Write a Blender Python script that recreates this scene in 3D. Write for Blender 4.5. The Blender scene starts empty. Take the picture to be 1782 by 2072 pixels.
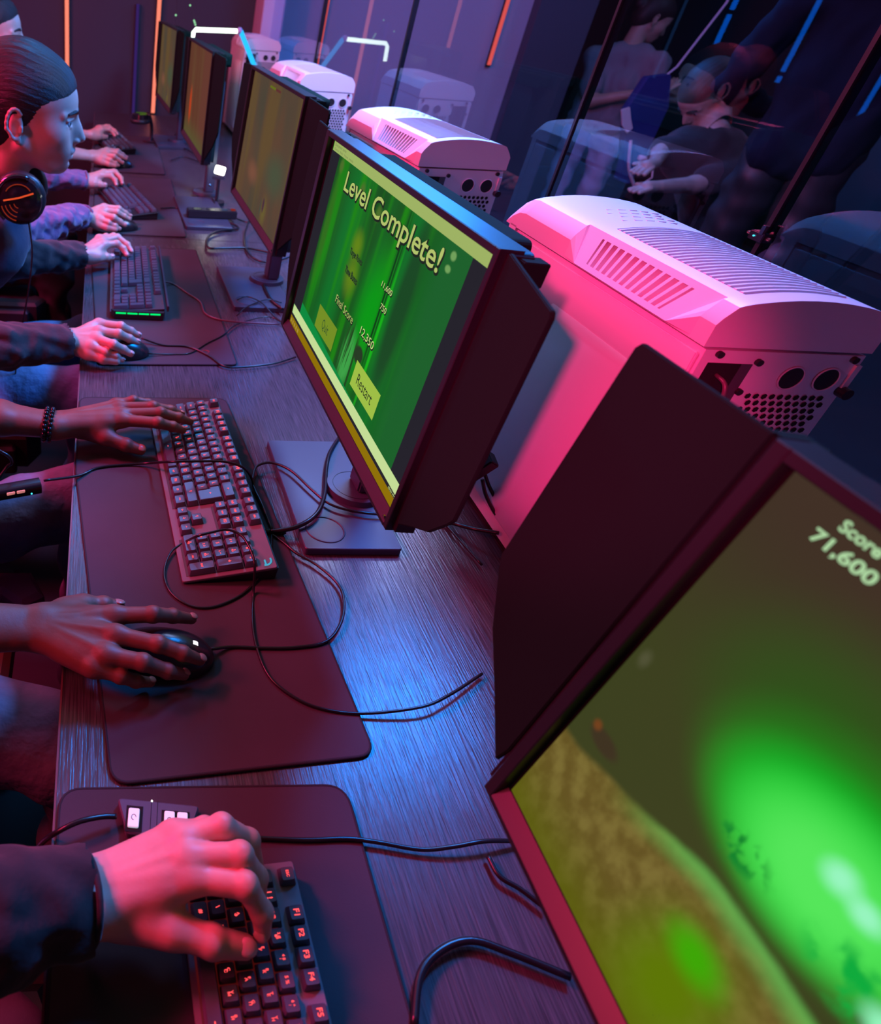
import bpy, bmesh, math, random
import numpy as np
from mathutils import Vector, Matrix
random.seed(7)
PI = math.pi
T = 0.74            # height of the desk top above the floor; every z below is given from the desk top
S = bpy.context.scene
COL = S.collection
def lin(r, g, b, a=1.0):
    f = lambda c: ((c/255.0+0.055)/1.055)**2.4 if c > 10 else c/255.0/12.92
    return (f(r), f(g), f(b), a)

# ------------------------------------------------------------------ camera
cam_d = bpy.data.cameras.new('camera'); cam = bpy.data.objects.new('camera', cam_d); COL.objects.link(cam)
cam_d.sensor_fit = 'HORIZONTAL'; cam_d.sensor_width = 36.0
cam_d.lens = 36.0*1383.0/1782.0
cam_d.shift_x = (891.0-308.5)/1782.0; cam_d.shift_y = (918.0-1036.0)/1782.0
cam_d.clip_start = 0.02; cam_d.clip_end = 60
yaw, pitch, roll = 0.105, -0.608, 0.079
fw = Vector((math.sin(yaw)*math.cos(pitch), math.cos(yaw)*math.cos(pitch), math.sin(pitch)))
r0 = Vector((math.cos(yaw), -math.sin(yaw), 0)); u0 = r0.cross(fw)
rr = math.cos(roll)*r0+math.sin(roll)*u0; uu = -math.sin(roll)*r0+math.cos(roll)*u0
cam.matrix_world = Matrix(((rr.x, uu.x, -fw.x, 0.031), (rr.y, uu.y, -fw.y, 0.0), (rr.z, uu.z, -fw.z, 0.671+T), (0, 0, 0, 1)))
cam_d.dof.use_dof = True; cam_d.dof.focus_distance = 0.88; cam_d.dof.aperture_fstop = 7.5
S.camera = cam
# ------------------------------------------------------------------ world, lights, exposure
W = bpy.data.worlds.new('world'); S.world = W; W.use_nodes = True
W.node_tree.nodes['Background'].inputs[0].default_value = (0.55, 0.42, 0.62, 1)
W.node_tree.nodes['Background'].inputs[1].default_value = 0.022
S.view_settings.view_transform = 'Standard'; S.view_settings.look = 'None'
S.view_settings.exposure = 0.0; S.view_settings.gamma = 1.0; S.view_settings.use_curve_mapping = False
def area(name, loc, target, size, color, power, size_y=None):
    d = bpy.data.lights.new(name, 'AREA'); d.size = size; d.color = color; d.energy = power
    if size_y: d.shape = 'RECTANGLE'; d.size_y = size_y
    o = bpy.data.objects.new(name, d); COL.objects.link(o)
    o.location = (loc[0], loc[1], loc[2]+T)
    v = Vector(target)-Vector(loc); o.rotation_euler = v.to_track_quat('-Z', 'Y').to_euler()
    return o
def spot(name, loc, target, size, color, power, angle, blend=0.6):
    d = bpy.data.lights.new(name, 'SPOT'); d.shadow_soft_size = size; d.color = color; d.energy = power; d.spot_size = math.radians(angle); d.spot_blend = blend
    o = bpy.data.objects.new(name, d); COL.objects.link(o); o.location = (loc[0], loc[1], loc[2]+T)
    o.rotation_euler = (Vector(target)-Vector(loc)).to_track_quat('-Z', 'Y').to_euler(); return o
area('pink_wall_light', (-1.50, 1.30, 1.72), (0.6, 1.0, 0.2), 0.45, (1.0, 0.026, 0.18), 84)
area('blue_desk_light', (0.10, 2.75, 1.70), (0.25, 0.9, 0.0), 0.35, (0.02, 0.34, 1.0), 11)
area('near_hand_fill', (-1.2, 0.45, 1.00), (0.2, 0.40, 0.0), 0.3, (1.0, 0.045, 0.11), 16)  # red fill added to brighten the nearest hand
spot('tower_side_fill', (-0.75, -0.80, 1.15), (0.63, 0.735, 0.26), 0.03, (1.0, 0.02, 0.16), 280, 11.5, 0.7)  # narrow cone added to light only the nearest tower's side
area('blue_ceiling_light', (1.06, 1.50, 1.60), (0.5, 1.2, 0.1), 0.36, (0.0, 0.27, 1.0), 80)
area('blue_lounge_light', (1.9, 3.9, 1.30), (0.6, 1.2, 0.4), 0.7, (0.0, 0.26, 1.0), 34)
area('lilac_far_light', (0.86, 2.02, 1.35), (0.8, 2.2, 0.4), 0.35, (0.40, 0.52, 1.0), 24)
area('pink_far_light', (-1.2, 3.2, 1.3), (0.4, 3.4, 0.1), 0.5, (1.0, 0.08, 0.22), 22)
area('lounge_lilac_light', (1.75, 2.9, 1.7), (1.75, 4.6, 0.3), 0.7, (0.05, 0.26, 1.0), 16)
area('lounge_blue_light', (3.9, 3.4, 1.9), (3.2, 4.8, -0.3), 0.6, (0.30, 0.40, 1.0), 6)
area('room_ambient_fill', (-0.6, 2.3, 2.05), (-0.6, 2.3, 0), 2.6, (0.52, 0.68, 0.70), 8, 3.2)  # unseen fill added as ambient light for the room
area('lounge_ambient_fill', (3.2, 3.0, 2.05), (3.2, 3.0, 0), 3.0, (0.50, 0.56, 0.8), 7, 5.0)  # unseen ambient fill added on the lounge side

# ------------------------------------------------------------------ material helpers
MATS = {}
def mat(name, color=(0.5, 0.5, 0.5, 1), rough=0.5, metal=0.0, emit=None, es=1.0, bump=None, spec=0.5, coat=0.0, sheen=0.0, noise=None, sss=0.0):
    """bump=(scale,strength,distance[,stretch]); noise=(scale, amount) varies the base colour"""
    m = bpy.data.materials.new(name); m.use_nodes = True; nt = m.node_tree; b = nt.nodes['Principled BSDF']
    b.inputs['Base Color'].default_value = color; b.inputs['Roughness'].default_value = rough
    b.inputs['Metallic'].default_value = metal; b.inputs['Specular IOR Level'].default_value = spec
    b.inputs['Coat Weight'].default_value = coat; b.inputs['Sheen Weight'].default_value = sheen
    if sss: b.inputs['Subsurface Weight'].default_value = sss; b.inputs['Subsurface Radius'].default_value = (0.012, 0.005, 0.003)
    if emit: b.inputs['Emission Color'].default_value = emit; b.inputs['Emission Strength'].default_value = es
    if bump or noise:
        tc = nt.nodes.new('ShaderNodeTexCoord'); mp = nt.nodes.new('ShaderNodeMapping'); nt.links.new(tc.outputs['Object'], mp.inputs[0])
    if bump:
        if len(bump) > 3: mp.inputs['Scale'].default_value = bump[3]
        n = nt.nodes.new('ShaderNodeTexNoise'); n.inputs['Scale'].default_value = bump[0]; n.inputs['Detail'].default_value = 4
        nt.links.new(mp.outputs[0], n.inputs['Vector'])
        bp = nt.nodes.new('ShaderNodeBump'); bp.inputs['Strength'].default_value = bump[1]; bp.inputs['Distance'].default_value = bump[2]
        nt.links.new(n.outputs['Fac'], bp.inputs['Height']); nt.links.new(bp.outputs[0], b.inputs['Normal'])
    if noise:
        n2 = nt.nodes.new('ShaderNodeTexNoise'); n2.inputs['Scale'].default_value = noise[0]; n2.inputs['Detail'].default_value = 5
        nt.links.new(mp.outputs[0], n2.inputs['Vector'])
        cr = nt.nodes.new('ShaderNodeValToRGB'); a = noise[1]
        cr.color_ramp.elements[0].position = 0.3; cr.color_ramp.elements[1].position = 0.7
        cr.color_ramp.elements[0].color = tuple(c*(1-a) for c in color[:3])+(1,); cr.color_ramp.elements[1].color = tuple(min(1, c*(1+a)) for c in color[:3])+(1,)
        nt.links.new(n2.outputs['Fac'], cr.inputs[0]); nt.links.new(cr.outputs[0], b.inputs['Base Color'])
    MATS[name] = m
    return m
def emis(name, color, st=1.0):
    m = bpy.data.materials.new(name); m.use_nodes = True; nt = m.node_tree; nt.nodes.remove(nt.nodes['Principled BSDF'])
    e = nt.nodes.new('ShaderNodeEmission'); e.inputs[0].default_value = color; e.inputs[1].default_value = st
    nt.links.new(e.outputs[0], nt.nodes['Material Output'].inputs[0]); MATS[name] = m
    return m
M = MATS
mat('desk_wood', (0.060, 0.054, 0.062, 1), 0.27, bump=(30, 0.75, 0.0010, (14, 0.45, 14)), noise=(34, 0.5), spec=0.6)
mat('edge_lit_red', (0.16, 0.07, 0.08, 1), 0.35)  # reddish tone painted for the light along the desk's front edge
mat('pad_cloth', (0.052, 0.046, 0.052, 1), 0.85, bump=(900, 0.35, 0.0004), noise=(6, 0.12), spec=0.35)
mat('pad_stitch', (0.018, 0.018, 0.02, 1), 0.9, bump=(700, 0.8, 0.0006))
mat('pc_white', (0.70, 0.68, 0.72, 1), 0.38, bump=(500, 0.06, 0.0003))
mat('pc_white_matte', (0.66, 0.65, 0.68, 1), 0.5)
mat('black_plastic', (0.018, 0.018, 0.02, 1), 0.42)
mat('black_gloss', (0.012, 0.012, 0.014, 1), 0.15)
mat('bezel_plastic', (0.011, 0.028, 0.022, 1), 0.34, bump=(400, 0.08, 0.0003))
mat('ledge_plastic', (0.042, 0.042, 0.05, 1), 0.34)
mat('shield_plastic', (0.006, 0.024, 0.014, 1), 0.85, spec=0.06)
mat('dark_void', (0.004, 0.004, 0.005, 1), 0.9)
mat('stand_metal', (0.045, 0.055, 0.08, 1), 0.42, 0.05, bump=(600, 0.12, 0.0002))
mat('kb_alu', (0.17, 0.155, 0.165, 1), 0.5, 0.15, bump=(260, 0.12, 0.0002, (1, 14, 1)))
mat('kb_black', (0.02, 0.02, 0.022, 1), 0.4)
mat('kb_grey', (0.09, 0.09, 0.10, 1), 0.35, 0.3)
mat('keycap', (0.075, 0.085, 0.11, 1), 0.30, bump=(900, 0.08, 0.0002))
mat('cable_rubber', (0.012, 0.012, 0.014, 1), 0.28)
mat('cable_pink', (0.10, 0.06, 0.075, 1), 0.35)
mat('skin_light', (0.60, 0.37, 0.30, 1), 0.42, bump=(260, 0.25, 0.0006), noise=(28, 0.10), sss=0.25)
mat('skin_dark', (0.21, 0.075, 0.05, 1), 0.50, bump=(260, 0.3, 0.0007), noise=(30, 0.16), sss=0.12)
mat('skin_far', (0.40, 0.26, 0.22, 1), 0.5, noise=(20, 0.1))
mat('nail', (0.62, 0.42, 0.38, 1), 0.22)
mat('nail_dark', (0.42, 0.24, 0.2, 1), 0.22)
mat('lip', (0.36, 0.15, 0.13, 1), 0.4)
mat('eye_white', (0.32, 0.32, 0.34, 1), 0.35, spec=0.3); mat('eye_iris', (0.03, 0.02, 0.015, 1), 0.1)
mat('hair_black', (0.012, 0.010, 0.012, 1), 0.30, bump=(60, 0.8, 0.003, (1.2, 14, 14)))
mat('hair_far', (0.012, 0.009, 0.009, 1), 0.6)
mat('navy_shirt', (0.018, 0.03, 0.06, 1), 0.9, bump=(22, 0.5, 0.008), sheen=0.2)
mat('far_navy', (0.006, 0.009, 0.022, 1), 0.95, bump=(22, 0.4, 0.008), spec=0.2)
mat('black_shirt', (0.014, 0.013, 0.016, 1), 0.9, bump=(22, 0.5, 0.008), sheen=0.15)
mat('dark_sleeve', (0.030, 0.026, 0.030, 1), 0.9, bump=(30, 0.6, 0.006), sheen=0.2)
mat('purple_knit', (0.17, 0.115, 0.24, 1), 0.95, bump=(30, 0.8, 0.012), sheen=0.4)
mat('jeans_blue', (0.10, 0.17, 0.30, 1), 0.9, bump=(26, 0.7, 0.012), sheen=0.2, noise=(16, 0.2))
mat('jeans_grey', (0.15, 0.13, 0.18, 1), 0.9, bump=(20, 0.8, 0.014), noise=(16, 0.2))
mat('jeans_dark', (0.055, 0.045, 0.06, 1), 0.9, bump=(240, 0.4, 0.001), noise=(14, 0.2))
mat('grey_tee', (0.20, 0.20, 0.25, 1), 0.9, bump=(14, 0.5, 0.01))
mat('pale_jeans', (0.34, 0.40, 0.58, 1), 0.9, bump=(12, 0.6, 0.01), noise=(8, 0.25))
mat('blue_bag', (0.025, 0.04, 0.22, 1), 0.5, bump=(8, 0.5, 0.02))
mat('white_strap', (0.75, 0.72, 0.78, 1), 0.6)
mat('chair_black', (0.02, 0.02, 0.023, 1), 0.5)
mat('chair_red', (0.40, 0.05, 0.05, 1), 0.6, bump=(300, 0.2, 0.0005)); mat('chair_pink', (0.50, 0.07, 0.20, 1), 0.45)
mat('arm_grey', (0.16, 0.13, 0.19, 1), 0.5); mat('shoe_dark', (0.03, 0.03, 0.035, 1), 0.6)
mat('floor_mat', (0.018, 0.016, 0.02, 1), 0.5, noise=(5, 0.2))
mat('wall_dark', (0.042, 0.052, 0.066, 1), 0.8, bump=(90, 0.15, 0.001)); mat('wall_lilac', (0.50, 0.48, 0.58, 1), 0.8, bump=(70, 0.1, 0.001))
mat('wall_column', (0.05, 0.075, 0.11, 1), 0.7); mat('wall_brown', (0.05, 0.032, 0.036, 1), 0.8); mat('ceiling_dark', (0.03, 0.028, 0.035, 1), 0.9)
mat('post_lilac', (0.52, 0.52, 0.66, 1), 0.55)
mat('seal_black', (0.01, 0.01, 0.012, 1), 0.4); mat('chrome', (0.5, 0.5, 0.52, 1), 0.15, 1.0)
mat('white_button', (0.8, 0.8, 0.85, 1), 0.4, emit=(0.75, 0.75, 1.0, 1), es=0.55)
mat('pink_button', (0.85, 0.5, 0.5, 1), 0.4, emit=(1, 0.35, 0.3, 1), es=0.45)
mat('controller_grey', (0.085, 0.085, 0.12, 1), 0.45)
emis('key_red', (1.0, 0.07, 0.08, 1), 2.2)
emis('led_orange', (1.0, 0.23, 0.15, 1), 1.15); emis('led_orange_dim', (1.0, 0.12, 0.10, 1), 1.0)
emis('led_blue', (0.0, 0.17, 1.0, 1), 4.5); emis('led_blue_dim', (0.05, 0.16, 0.5, 1), 0.8); emis('violet_reflection_glow', (0.10, 0.04, 0.34, 1), 0.35)
emis('led_green', (0.0, 0.9, 0.18, 1), 1.2); emis('led_white', (0.80, 1.0, 0.82, 1), 5.0); emis('led_cyan', (0.02, 0.45, 1.0, 1), 1.4)
emis('lamp_white', (1.0, 1.0, 0.86, 1), 9.0); emis('led_green_dot', (0.35, 0.9, 0.45, 1), 1.2); emis('cyan_dot_glow', (0.05, 0.8, 1.0, 1), 2.5)
emis('glow_red', (1.0, 0.10, 0.03, 1), 0.75); emis('glow_red_soft', (1.0, 0.09, 0.04, 1), 0.22); emis('glow_green_soft', (0.25, 0.55, 0.05, 1), 0.3)
emis('mouse_white', (1.0, 0.9, 1.0, 1), 1.6); emis('logo_cyan', (0.10, 0.55, 0.85, 1), 0.7)
def s_(name, r, g, b, k=1.0): return emis(name, lin(r, g, b), k)
s_('scr_bar', 158, 178, 100); s_('scr_bar_low', 196, 220, 150); s_('scr_task', 142, 112, 10); s_('scr_black', 38, 35, 44); s_('scr_text', 178, 194, 108)
s_('scr_text_lo', 205, 222, 140); s_('scr_outline', 34, 38, 34); s_('scr_btn', 158, 190, 70); s_('scr_btn_dim', 116, 142, 38); s_('scr_dim_text', 46, 78, 44)
s_('scr_pale', 172, 212, 160); s_('scr_menu', 112, 124, 78); s_('scr_hbar_g', 98, 108, 30); s_('scr_hbar_r', 92, 48, 48); s_('scr_icon', 170, 140, 60)
def glass_mat():
    m = bpy.data.materials.new('tinted_glass'); m.use_nodes = True; nt = m.node_tree; nt.nodes.remove(nt.nodes['Principled BSDF'])
    tr = nt.nodes.new('ShaderNodeBsdfTransparent'); tr.inputs[0].default_value = (0.88, 0.88, 0.93, 1)
    gl = nt.nodes.new('ShaderNodeBsdfGlossy'); gl.inputs['Roughness'].default_value = 0.0; gl.inputs[0].default_value = (0.9, 0.92, 1.0, 1)
    fr = nt.nodes.new('ShaderNodeFresnel'); fr.inputs[0].default_value = 1.6
    mx = nt.nodes.new('ShaderNodeMixShader')
    ge = nt.nodes.new('ShaderNodeNewGeometry'); iv = nt.nodes.new('ShaderNodeMath'); iv.operation = 'SUBTRACT'; iv.inputs[0].default_value = 1.0; nt.links.new(ge.outputs['Backfacing'], iv.inputs[1])
    ml = nt.nodes.new('ShaderNodeMath'); ml.operation = 'MULTIPLY'; nt.links.new(fr.outputs[0], ml.inputs[0]); nt.links.new(iv.outputs[0], ml.inputs[1])   # the pane mirrors at its first face only
    nt.links.new(ml.outputs[0], mx.inputs[0]); nt.links.new(tr.outputs[0], mx.inputs[1]); nt.links.new(gl.outputs[0], mx.inputs[2])
    nt.links.new(mx.outputs[0], nt.nodes['Material Output'].inputs[0]); M['glass'] = m
glass_mat()

def screen_mat(name, kind):
    """emission picture; object coordinates are (u, v) on the screen in metres"""
    m = bpy.data.materials.new(name); m.use_nodes = True; nt = m.node_tree; nt.nodes.remove(nt.nodes['Principled BSDF'])
    N = nt.nodes.new; Lk = nt.links.new
    tc = N('ShaderNodeTexCoord'); uvn = N('ShaderNodeUVMap'); sep = N('ShaderNodeSeparateXYZ'); Lk(uvn.outputs[0], sep.inputs[0])
    U, V = sep.outputs[0], sep.outputs[1]
    def val(x):
        n = N('ShaderNodeValue'); n.outputs[0].default_value = x; return n.outputs[0]
    def mth(op, a, b=None, c=None):
        n = N('ShaderNodeMath'); n.operation = op
        for i, q in enumerate((a, b, c)):
            if q is None: continue
            if isinstance(q, (int, float)): n.inputs[i].default_value = q
            else: Lk(q, n.inputs[i])
        return n.outputs[0]
    def mix(f, a, b):
        n = N('ShaderNodeMix'); n.data_type = 'RGBA'; Lk(f, n.inputs[0])
        for i, q in ((6, a), (7, b)):
            if isinstance(q, tuple): n.inputs[i].default_value = q
            else: Lk(q, n.inputs[i])
        return n.outputs[2]
    def noise(sx, sy, det=2.0, sc=1.0, off=0.0):
        mp = N('ShaderNodeMapping'); mp.inputs['Scale'].default_value = (sx, sy, 1); mp.inputs['Location'].default_value = (off, off*0.7, off)
        Lk(uvn.outputs[0], mp.inputs[0]); n = N('ShaderNodeTexNoise'); n.inputs['Scale'].default_value = sc; n.inputs['Detail'].default_value = det
        Lk(mp.outputs[0], n.inputs['Vector']); return n.outputs['Fac']
    def ss(x, lo, hi):
        n = N('ShaderNodeMapRange'); n.interpolation_type = 'SMOOTHSTEP'; Lk(x, n.inputs[0]); n.inputs[1].default_value = lo; n.inputs[2].default_value = hi
        return n.outputs[0]
    def blob(cu, cv, ru, rv, soft=1.0):     # 1 in the middle of the ellipse, 0 outside it
        du = mth('DIVIDE', mth('SUBTRACT', U, cu), ru); dv = mth('DIVIDE', mth('SUBTRACT', V, cv), rv)
        d = mth('SQRT', mth('ADD', mth('MULTIPLY', du, du), mth('MULTIPLY', dv, dv)))
        return mth('SUBTRACT', 1.0, ss(d, 1.0-soft, 1.0))
    if kind == 'green':
        c = mix(ss(noise(9, 1.2, 1), 0.35, 0.65), lin(22, 78, 26), lin(12, 112, 40))
        c = mix(ss(noise(26, 1.6, 2, off=3), 0.5, 0.72), c, lin(26, 130, 16))
        c = mix(blob(0.33, 0.16, 0.07, 0.13, 0.9), c, lin(4, 150, 20))
        st = mth('MULTIPLY', blob(0.355, 0.2, 0.016, 0.16, 0.7), ss(noise(120, 1.0, 1, off=8), 0.45, 0.6))
        c = mix(st, c, lin(8, 62, 20))
        c = mix(blob(0.368, 0.14, 0.006, 0.17, 0.8), c, lin(20, 176, 24))
        c = mix(blob(0.405, 0.2, 0.03, 0.16, 0.6), c, lin(22, 72, 34))
        c = mix(ss(U, 0.43, 0.47), c, lin(24, 96, 42))
        c = mix(blob(0.226, 0.218, 0.03, 0.03, 0.9), c, lin(96, 132, 18))
        c = mix(blob(0.235, 0.178, 0.036, 0.042, 0.9), c, lin(92, 128, 22))
        c = mix(blob(0.085, 0.2, 0.02, 0.12, 0.8), c, lin(46, 108, 24))
        c = mix(blob(0.30, 0.085, 0.03, 0.055, 0.6), c, lin(60, 160, 70))
        c = mix(mth('MULTIPLY', blob(0.30, 0.08, 0.045, 0.07, 0.4), ss(noise(110, 7, 2, off=5), 0.5, 0.6)), c, lin(30, 70, 28))
        c = mix(blob(0.335, 0.108, 0.018, 0.014, 0.3), c, lin(36, 58, 34))
        e = mth('SUBTRACT', 0.074, mth('MULTIPLY', U, 0.06)); c = mix(ss(mth('SUBTRACT', e, V), 0.0, 0.002), c, lin(8, 138, 62))
        for a, b_ in ((0.19, 0.282), (0.265, 0.272), (0.085, 0.29)): c = mix(blob(a, b_, 0.014, 0.014, 0.8), c, lin(74, 110, 40))
        c = mix(blob(0.476, 0.29, 0.008, 0.006, 0.5), c, lin(112, 160, 90)); c = mix(blob(0.474, 0.276, 0.008, 0.005, 0.5), c, lin(112, 160, 90))
    elif kind == 'cave':                    # bright green cave seen from above, brown walls, dark sky
        c = mix(ss(V, 0.17, 0.31), lin(58, 64, 30), lin(60, 48, 36))
        c = mix(blob(0.110, 0.225, 0.095, 0.075, 0.9), c, lin(42, 82, 24))
        c = mix(blob(0.140, 0.190, 0.088, 0.064, 0.75), c, lin(6, 150, 26))
        c = mix(blob(0.140, 0.182, 0.074, 0.052, 0.75), c, lin(20, 205, 50))
        c = mix(blob(0.145, 0.178, 0.060, 0.046, 0.8), c, lin(84, 230, 90))
        c = mix(blob(0.146, 0.187, 0.012, 0.012, 0.9), c, lin(150, 245, 190)); c = mix(blob(0.160, 0.185, 0.012, 0.010, 0.9), c, lin(150, 245, 190))
        dk = mth('MULTIPLY', blob(0.118, 0.152, 0.022, 0.014, 0.7), ss(noise(150, 110, 3, off=2), 0.48, 0.6)); c = mix(dk, c, lin(10, 130, 44))
        dk = mth('MULTIPLY', blob(0.178, 0.158, 0.03, 0.02, 0.6), ss(noise(80, 60, 3, off=4), 0.42, 0.6)); c = mix(dk, c, lin(8, 170, 60))
        c = mix(blob(0.192, 0.158, 0.014, 0.012, 0.9), c, lin(150, 245, 190))
        # the brown slope along the lower part of the screen
        e = mth('ADD', 0.097, mth('MULTIPLY', ss(U, 0.01, 0.14), 0.035)); e = mth('ADD', e, mth('MULTIPLY', mth('SUBTRACT', noise(30, 30, 3), 0.5), 0.006))
        br = mix(ss(noise(90, 60, 3, off=7), 0.35, 0.7), lin(98, 82, 34), lin(120, 106, 50))
        br = mix(ss(V, 0.075, 0.0), br, lin(88, 92, 6)); br = mix(blob(0.145, 0.06, 0.05, 0.07, 0.9), br, lin(92, 118, 4)); br = mix(blob(0.142, 0.088, 0.026, 0.022, 0.9), br, lin(60, 165, 4)); br = mix(mth('MULTIPLY', ss(mth('SUBTRACT', e, V), 0.022, 0.0), ss(U, 0.05, 0.12)), br, lin(96, 170, 76))
        c = mix(ss(mth('SUBTRACT', e, V), -0.002, 0.006), c, br)
        c = mix(blob(0.036, 0.116, 0.016, 0.009, 0.5), c, lin(60, 50, 32)); c = mix(blob(0.026, 0.120, 0.005, 0.006, 0.8), c, lin(112, 64, 28))
        c = mix(blob(0.020, 0.178, 0.006, 0.010, 0.9), c, lin(78, 80, 52))
    elif kind == 'brown':
        c = mix(ss(noise(6, 3, 2), 0.35, 0.65), lin(90, 66, 50), lin(72, 66, 54))
        c = mix(ss(noise(9, 1.5, 3, off=3), 0.5, 0.7), c, lin(94, 74, 46)); c = mix(blob(0.42, 0.14, 0.14, 0.07, 0.9), c, lin(70, 78, 58))
        c = mix(blob(0.2, 0.1, 0.09, 0.04, 0.9), c, lin(116, 76, 58)); c = mix(blob(0.38, 0.05, 0.04, 0.05, 0.9), c, lin(100, 88, 46))
        c = mix(blob(0.37, 0.062, 0.012, 0.022, 0.5), c, lin(70, 44, 58)); c = mix(blob(0.345, 0.05, 0.008, 0.03, 0.7), c, lin(64, 72, 62))
    else:                                   # orange and brown
        c = mix(ss(noise(10, 1.5, 2), 0.4, 0.6), lin(92, 54, 40), lin(96, 64, 44))
        c = mix(ss(U, 0.30, 0.42), c, lin(98, 56, 46)); c = mix(blob(0.14, 0.12, 0.03, 0.08, 0.6), c, lin(184, 60, 26)); c = mix(ss(V, 0.10, 0.0), c, lin(84, 80, 46))
    em = N('ShaderNodeEmission'); Lk(c, em.inputs[0]); gl = N('ShaderNodeBsdfGlossy'); gl.inputs['Roughness'].default_value = 0.35; gl.inputs[0].default_value = (0.02, 0.02, 0.02, 1)
    ad = N('ShaderNodeAddShader'); Lk(em.outputs[0], ad.inputs[0]); Lk(gl.outputs[0], ad.inputs[1])
    Lk(ad.outputs[0], nt.nodes['Material Output'].inputs[0]); M[name] = m
screen_mat('screen_green', 'green'); screen_mat('screen_cave', 'cave'); screen_mat('screen_brown', 'brown'); screen_mat('screen_orange', 'orange')

# ------------------------------------------------------------------ object helpers
def link(o, parent=None, top=True):
    COL.objects.link(o)
    if parent is not None: o.parent = parent
    elif top: o.location.z += T
    return o
def tag(o, label=None, cat=None, group=None, kind=None):
    for k, v in (('label', label), ('category', cat), ('group', group), ('kind', kind)):
        if v: o[k] = v
    return o
def thing(name, label, cat, loc=(0, 0, 0), rz=0.0, group=None):
    o = bpy.data.objects.new(name, None); o.empty_display_size = 0.05; o.location = loc; o.rotation_euler = (0, 0, rz)
    link(o); return tag(o, label, cat, group)
def me(name, vs, fs, m, smooth=False):
    d = bpy.data.meshes.new(name); d.from_pydata([tuple(v) for v in vs], [], [tuple(f) for f in fs]); d.update()
    for q in (m if isinstance(m, (list, tuple)) else [m]): d.materials.append(M[q])
    if smooth: d.polygons.foreach_set('use_smooth', [True]*len(d.polygons))
    return d
def obj(name, d, parent=None, loc=None, rot=None):
    o = bpy.data.objects.new(name, d)
    if loc: o.location = loc
    if rot: o.rotation_euler = rot
    return link(o, parent)
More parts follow.
